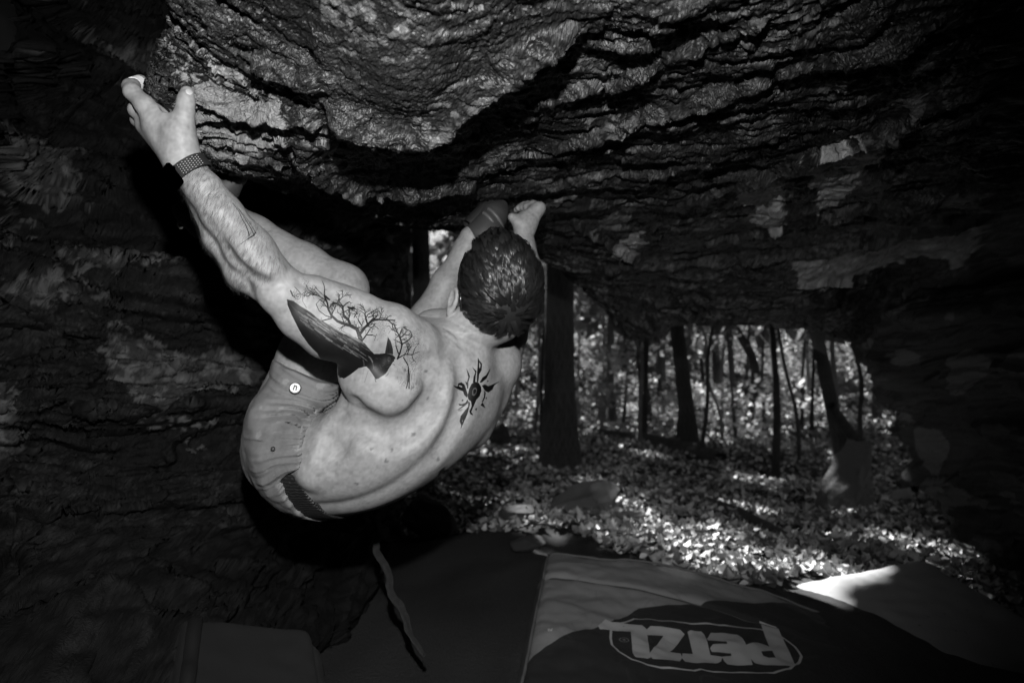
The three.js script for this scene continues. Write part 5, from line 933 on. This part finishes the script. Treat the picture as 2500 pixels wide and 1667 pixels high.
// elastic waistband
const bandTop = P(750, 1092, 1.5).y;
function bandField(p) { let d = torso(p, 0.006, false); const s = tl.s - waist() + waistCut; d = smax(d, Math.abs(s - (waistCut + 0.034)) * 0.75 - 0.026, 0.004); const an = Math.atan2(tl.y, tl.x); d = smax(d, p.y - bandTop, 0.004); d = smax(d, tl.x - 0.09, 0.004); return d - 0.0012 * Math.sin(an * 90 + 3 * noise(s * 80, an * 3, 1)); }
const band = surfaceNets(bandField, V(P(640, 1000, 1.5).x, P(700, 1330, 1.5).y, -1.85), V(P(900, 1000, 1.5).x, P(700, 950, 1.5).y, -1.3), 0.0032);
part('waistband', band, mat(0.012, 0.6), shorts, 'black elastic waistband');
{ // round patch with a letter, button and drawstring
  const h = hit(shortsField, 720, 948, 1.0, 2.2), q = new THREE.Quaternion().setFromUnitVectors(V(0, 0, 1), h.n);
  const disc = (r, t, off) => { const g = new THREE.CylinderGeometry(r, r * 1.02, t, 32); g.rotateX(Math.PI / 2); g.applyQuaternion(q); g.translate(...h.p.clone().addScaledVector(h.n, off).toArray()); return g; };
  const patch = part('patch', disc(0.0135, 0.004, 0.002), mat(0.01, 0.7), shorts, 'round white patch with dark rim and letter'); part('patch_face', disc(0.0112, 0.003, 0.0038), mat(0.75, 0.7), patch);
  const n = new THREE.Shape(); [[-4, -6], [-1.6, -6], [-1.2, 2.6], [0.8, 3.6], [1.8, 2.6], [2.6, -5.2], [4.8, -5.2], [4.2, 4.2], [2.4, 5.8], [0, 5.6], [-1.2, 5], [-1.2, 6], [-3.4, 6]].forEach(([x, y], i) => (i ? n.lineTo(x * 0.00095, y * 0.00095) : n.moveTo(x * 0.00095, y * 0.00095)));
  const ng = new THREE.ExtrudeGeometry(n, { depth: 0.0012, bevelEnabled: false }); ng.rotateZ(-0.25); ng.applyQuaternion(q); ng.translate(...h.p.clone().addScaledVector(h.n, 0.0052).toArray()); part('letter', ng, mat(0.01, 0.7), patch);
  const b = hit(shortsField, 666, 1096, 1, 2.2), bg = new THREE.SphereGeometry(0.0055, 14, 10); bg.translate(...b.p.toArray()); part('button', bg, mat(0.03, 0.5), shorts);
  const d0 = P(838, 1000, 1.55), ds = [d0, P(848, 992, 1.54), P(858, 986, 1.545), P(866, 982, 1.56)]; part('drawstring', tube(ds, [0.004, 0.0035], 14, 7), mat(0.6, 0.8), shorts); part('drawstring_knot', new THREE.SphereGeometry(0.007, 12, 9).translate(...d0.toArray()), mat(0.6, 0.8), shorts);
}
console.log('shorts done');
// shoes
function shoe(heel, toe, up, name) {
  const L = toe.clone().sub(heel), len = L.length(), f = L.clone().normalize(), u = up.clone().addScaledVector(f, -up.dot(f)).normalize(), s = f.clone().cross(u), Q = (a, b, c) => heel.clone().addScaledVector(f, a * len).addScaledVector(u, b).addScaledVector(s, c);
  const up1 = chain([Q(0, 0.025, 0), Q(0.35, 0.03, 0), Q(0.7, 0.012, 0.004), Q(1, 0.0, 0.008)], [0.034, 0.038, 0.036, 0.022], 0.02), collar = cap(Q(0.12, 0.05, 0), Q(0.2, 0.075, 0), 0.037, 0.038);
  const fld = (p) => smin(up1(p), collar(p), 0.02), b = seenBox([heel, toe], 0.12), g = surfaceNets(fld, b.min, b.max, 0.005);
  const sh = part(name, g, mat(0.035, 0.6), climber, 'dark climbing shoe');
  for (const k of [0.38, 0.55]) { const ring = []; for (let i = 0; i <= 16; i++) { const a = -1.9 + 3.8 * i / 16; ring.push(Q(k, 0.024 + Math.cos(a) * 0.042, Math.sin(a) * 0.043)); } part('strap', tube(ring, [0.006, 0.006], 24, 6), mat(0.08, 0.5), sh); }
  const sole = []; for (let i = 0; i <= 10; i++) sole.push(Q(i / 10, mix(-0.008, -0.018, i / 10), 0.004)); part('sole', tube(sole, [0.026, 0.028, 0.03, 0.022], 24, 10), mat(0.02, 0.5), sh);
  part('pull_loop', new THREE.TorusGeometry(0.010, 0.003, 8, 16).lookAt(s).translate(...Q(-0.17, 0.05, 0).toArray()), mat(0.5, 0.6), sh);
}
shoe(P(448, 492, 1.74), P(575, 432, 1.70), axis(0.5, -0.85, 0.1), 'climbing_shoe');
shoe(P(1150, 556, 1.99), P(1222, 500, 2.02), axis(-0.6, -0.7, 0.3), 'climbing_shoe');
// watch
{
  const c = P(462, 421, 1.2775), ax = P(500, 468, 1.28).sub(P(445, 395, 1.272)).normalize(), n0 = axis(-0.50, -0.28, 0.82); n0.addScaledVector(ax, -n0.dot(ax)).normalize(); const t0 = ax.clone().cross(n0);
  const w = thing('wristwatch', 'black smartwatch with perforated strap on the climber\'s raised wrist', 'watch'), both = (p) => Math.min(bodyField(p), handField(p));
  const rad = (an, off) => { const dir = n0.clone().multiplyScalar(Math.cos(an)).addScaledVector(t0, Math.sin(an)), p = V(); let r = 0.07; for (; r > 0.02; r -= 0.0008) { p.copy(c).addScaledVector(ax, off).addScaledVector(dir, r); if (both(p) < 0.0004) break; } return { dir, r }; };
  const pos = [], idx = [], M = 64, prof = [[-0.0125, 0.0008], [-0.0125, 0.003], [0.0125, 0.003], [0.0125, 0.0008]], rr = [];
  for (let i = 0; i <= M; i++) { const an = i / M * Math.PI * 2; const m = Math.max(rad(an, -0.012).r, rad(an, 0.012).r, rad(an, 0).r); rr.push(m); }
  for (let i = 0; i <= M; i++) { const an = i / M * Math.PI * 2, dir = n0.clone().multiplyScalar(Math.cos(an)).addScaledVector(t0, Math.sin(an)), m = (rr[(i + M - 1) % M] + rr[i] + rr[(i + 1) % M]) / 3; for (const [o, h] of prof) { const q = c.clone().addScaledVector(ax, o).addScaledVector(dir, m + h); pos.push(q.x, q.y, q.z); } }
  for (let i = 0; i < M; i++) for (let k = 0; k < 4; k++) { const a = i * 4 + k, b = i * 4 + (k + 1) % 4; idx.push(a, b, a + 4, b, b + 4, a + 4); }
  const bg = new THREE.BufferGeometry(); bg.setAttribute('position', new THREE.Float32BufferAttribute(pos, 3)); bg.setIndex(idx); const bgn = bg.toNonIndexed(); bgn.computeVertexNormals(); const strap = part('watch_strap', bgn, mat(0.008, 0.75), w);
  const holes = []; for (let k = 0; k < 9; k++) for (let j = -2; j <= 2; j++) { const an = (0.62 + k * 0.115) * SIDE, i = Math.round(((an / (2 * Math.PI)) % 1 + 1) % 1 * M), dir = n0.clone().multiplyScalar(Math.cos(an)).addScaledVector(t0, Math.sin(an)), q = c.clone().addScaledVector(ax, (j + (k % 2 ? 0.5 : 0)) * 0.0042).addScaledVector(dir, rr[i % M] + 0.0031), g = new THREE.SphereGeometry(0.0010, 6, 4); g.translate(q.x, q.y, q.z); holes.push(g); }
  const hm = part('strap_perforation', mergeGeometries(holes), mat(0.35, 0.6), strap); hm.userData.kind = 'stuff';
  const m4 = new THREE.Matrix4().makeBasis(ax, t0, n0), cc = c.clone().addScaledVector(n0, rr[0] + 0.006);
  const place = (g, off = 0) => { g.applyMatrix4(m4); g.translate(...cc.clone().addScaledVector(n0, off).toArray()); return g; };
  const cs = part('watch_case', place(new RoundedBoxGeometry(0.044, 0.037, 0.0115, 5, 0.0055)), mat(0.35, 0.22, { metalness: 0.9 }), w); part('watch_glass', place(new RoundedBoxGeometry(0.037, 0.030, 0.003, 4, 0.0014), 0.0052), new THREE.MeshPhysicalMaterial({ color: grey(0.005), roughness: 0.06, clearcoat: 1 }), cs);
  const cr = new THREE.CylinderGeometry(0.0035, 0.0035, 0.003, 16); cr.translate(-0.008, 0.0195 * SIDE, 0); part('watch_crown', place(cr), mat(0.3, 0.25, { metalness: 0.9 }), cs);
  const bt = new RoundedBoxGeometry(0.012, 0.0025, 0.004, 2, 0.001); bt.translate(0.008, 0.0188 * SIDE, 0); part('side_button', place(bt), mat(0.2, 0.3, { metalness: 0.9 }), cs);
}
// hair: strands over the scalp, whorled at the crown
{
  const r = rng(64), pos = [], nor = [], idx = [], whorl = hit((p) => run(headParts, p, 1e9), 1250, 772, 1, 2).p;
  const scalp = (p) => run(headParts.slice(0, 2), p, 1e9), N = 17000, g3 = (p) => { const e = 0.002, q = p.clone(); return V(...['x', 'y', 'z'].map((k) => { q.copy(p); q[k] += e; const a = scalp(q); q[k] -= 2 * e; return a - scalp(q); })).normalize(); };
  const pick = () => { for (;;) { const z = r() * 2 - 1, an = r() * 6.2832, s = Math.sqrt(1 - z * z), f = s * Math.cos(an), rr2 = s * Math.sin(an), u = z; if (u < -0.72 || (f > 0.55 && u < 0.25) || (f > 0.05 && u < -0.25) || (Math.abs(rr2) > 0.75 && u < -0.35 && f > -0.3)) continue; return { root: H(f * 0.100, u * 0.098, rr2 * 0.080), f, u }; } };
  const segs = 6, clumps = [];
  for (let c = 0; c < 950; c++) { // each lock has its own path over the scalp
    const { root, f, u } = pick(), n = g3(root), away = root.clone().sub(whorl); away.addScaledVector(n, -away.dot(n)); const far = away.length(); away.normalize();
    const swirl = n.clone().cross(away), low = sstep(-0.15, -0.6, u), v = away.clone().multiplyScalar(0.8).addScaledVector(swirl, 0.5 * Math.exp(-far / 0.06) + 0.7 * (r() - 0.5)).addScaledVector(HF, 0.3 * (1 - low)).addScaledVector(HU, -0.9 * low).addScaledVector(n, (0.35 + 0.75 * r()) * (1 - 0.8 * low)).normalize();
    const len = mix(0.044 + 0.034 * r(), 0.013, low) * (1 + 0.7 * sstep(0.1, 0.7, f)), p = root.clone(), path = [p.clone()], curl = (r() - 0.5) * 0.22;
    for (let k = 0; k < segs; k++) { p.addScaledVector(v, len / segs); path.push(p.clone()); const nd = scalp(p); v.addScaledVector(g3(p), nd < 0.003 ? 0.4 : -0.22 - nd * 9).addScaledVector(swirl, curl).normalize(); }
    clumps.push({ root, path, n });
  }
  for (let m = 0; m < N; m++) {
    const { root } = pick(); let best = 1e9, cl = clumps[0]; for (const c of clumps) { const d = c.root.distanceToSquared(root); if (d < best) { best = d; cl = c; } }
    const off = root.clone().sub(cl.root), jit = V(r() - 0.5, r() - 0.5, r() - 0.5).multiplyScalar(0.010), w0 = 0.0011, b0 = pos.length / 3, cut = 0.7 + 0.3 * r();
    const pt = (t) => { const k = Math.min(t * segs, segs - 1e-6), i = Math.floor(k); return cl.path[i].clone().lerp(cl.path[i + 1], k - i).addScaledVector(off, 1 - 0.55 * t).addScaledVector(jit, t * t); };
    for (let k = 0; k <= segs; k++) {
      const t = k / segs * cut, p = pt(t), v = pt(Math.min(1, t + 0.05)).sub(pt(Math.max(0, t - 0.05))).normalize(), side = v.clone().cross(cl.n).normalize(), nn = side.clone().cross(v).normalize(), w = w0 * (1 - 0.7 * k / segs);
      for (const sg of [-1, 1]) { pos.push(p.x + side.x * w * sg, p.y + side.y * w * sg, p.z + side.z * w * sg); nor.push(nn.x + side.x * 0.6 * sg, nn.y + side.y * 0.6 * sg, nn.z + side.z * 0.6 * sg); }
    }
    for (let k = 0; k < segs; k++) { const a = b0 + k * 2; idx.push(a, a + 1, a + 2, a + 1, a + 3, a + 2); }
  }
  const g = new THREE.BufferGeometry(); g.setAttribute('position', new THREE.Float32BufferAttribute(pos, 3)); g.setAttribute('normal', new THREE.Float32BufferAttribute(nor, 3)); g.setIndex(idx);
  const hair = part('hair', g, new THREE.MeshPhysicalMaterial({ color: grey(0.012), roughness: 0.33, side: THREE.DoubleSide }), climber, 'short dark tousled hair');
  const capF = (p) => { const q = p.clone().sub(headC), f = q.dot(HF) / 0.1, u = q.dot(HU) / 0.098, rr = q.dot(HR) / 0.08; const cut = Math.max(-u - 0.7, Math.min(f - 0.5, 0.3 - u), Math.min(f - 0.02, -0.2 - u)); return smax(scalp(p) - 0.0035, cut * 0.08, 0.006); };
  const hb2 = seenBox([headC], 0.15); part('hair_base', surfaceNets(capF, hb2.min, hb2.max, 0.004), mat(0.012, 0.6), hair);
}
// arm hair
{
  const r = rng(17), pos = [], nor = [], idx = [], p = bodyGeo0.attributes.position, n = bodyGeo0.attributes.normal, q = V(), nn = V();
  let made = 0;
  for (let t = 0; t < 400000 && made < 3200; t++) {
    const i = Math.floor(r() * p.count); q.fromBufferAttribute(p, i); const f = foreUV(q), y = q.clone().sub(fore0); if (f[2] < 0.02 || f[2] > 0.98 || y.addScaledVector(foreAx, -y.dot(foreAx)).length() > 0.085) continue; nn.fromBufferAttribute(n, i); if (nn.z < 0.05) continue;
    const cl = noise(q.x * 60, q.y * 60, q.z * 60); const d = foreUp.clone().multiplyScalar(-0.75 + 0.5 * cl).addScaledVector(foreAx, -0.45 + 0.3 * cl).addScaledVector(nn, 0.12).add(V(r() - 0.5, r() - 0.5, r() - 0.5).multiplyScalar(0.5)); d.addScaledVector(nn, 0.10 - d.dot(nn)).normalize();
    const len = 0.009 + 0.012 * r(), s = d.clone().cross(nn).normalize(), b = pos.length / 3;
    for (let k = 0; k <= 2; k++) { const a = q.clone().addScaledVector(d, len * k / 2).addScaledVector(nn, 0.0006 + 0.001 * k * (2 - k)), w = 0.00018 * (1 - 0.4 * k); for (const e of [-1, 1]) { pos.push(a.x + s.x * w * e, a.y + s.y * w * e, a.z + s.z * w * e); nor.push(nn.x, nn.y, nn.z); } }
    for (let k = 0; k < 2; k++) { const a = b + k * 2; idx.push(a, a + 1, a + 2, a + 1, a + 3, a + 2); } made++;
  }
  const g = new THREE.BufferGeometry(); g.setAttribute('position', new THREE.Float32BufferAttribute(pos, 3)); g.setAttribute('normal', new THREE.Float32BufferAttribute(nor, 3)); g.setIndex(idx);
  part('arm_hair', g, new THREE.MeshStandardMaterial({ color: grey(0.07), roughness: 0.6, side: THREE.DoubleSide }), climber, 'fine dark hair on the forearm').userData.kind = 'stuff';
}
// thumbnail and finger tape
{
  const h = hit(handField, 461, 224, 1, 2), q = new THREE.Quaternion().setFromUnitVectors(V(0, 0, 1), h.n), g = new THREE.SphereGeometry(0.0075, 16, 10); g.scale(0.85, 1, 0.22); g.rotateZ(-0.15); g.applyQuaternion(q); g.translate(...h.p.clone().addScaledVector(h.n, -0.0004).toArray());
  part('thumbnail', g, mat(0.45, 0.35), climber);
  const a = P(338, 202, 1.300), b = P(326, 207, 1.284), tp = new THREE.CylinderGeometry(0.0138, 0.0145, a.distanceTo(b) * 1.1, 20); tp.applyQuaternion(new THREE.Quaternion().setFromUnitVectors(V(0, 1, 0), a.clone().sub(b).normalize())); tp.translate(...a.clone().lerp(b, 0.5).toArray()); part('finger_tape', tp, mat(0.7, 0.8), climber, 'white tape round the bent finger');
}
// sunglasses
{
  const g = thing('sunglasses', 'dark wrap sunglasses on the climber\'s face, temple catching the light', 'sunglasses'), m = mat(0.01, 0.2);
  const lens = (s) => { const e = new THREE.SphereGeometry(1, 20, 14); e.scale(0.026, 0.020, 0.004); const M = new THREE.Matrix4().makeBasis(HR, HU, HF); e.applyMatrix4(M); e.translate(...H(0.112, -0.022, 0.034 * s).toArray()); return e; };
  for (const s of [-1, 1]) { part('lens', lens(s), new THREE.MeshPhysicalMaterial({ color: grey(0.005), roughness: 0.08 }), g); part('temple', tube([H(0.105, -0.015, 0.066 * s), H(0.05, -0.014, 0.088 * s), H(-0.01, -0.018, 0.094 * s), H(-0.035, -0.035, 0.092 * s)], [0.005, 0.004, 0.003], 16, 8), m, g); }
  part('bridge', tube([H(0.112, -0.015, 0.012), H(0.118, -0.012, 0), H(0.112, -0.015, -0.012)], [0.003, 0.003], 8, 6), m, g);
}
renderer.render(scene, camera);
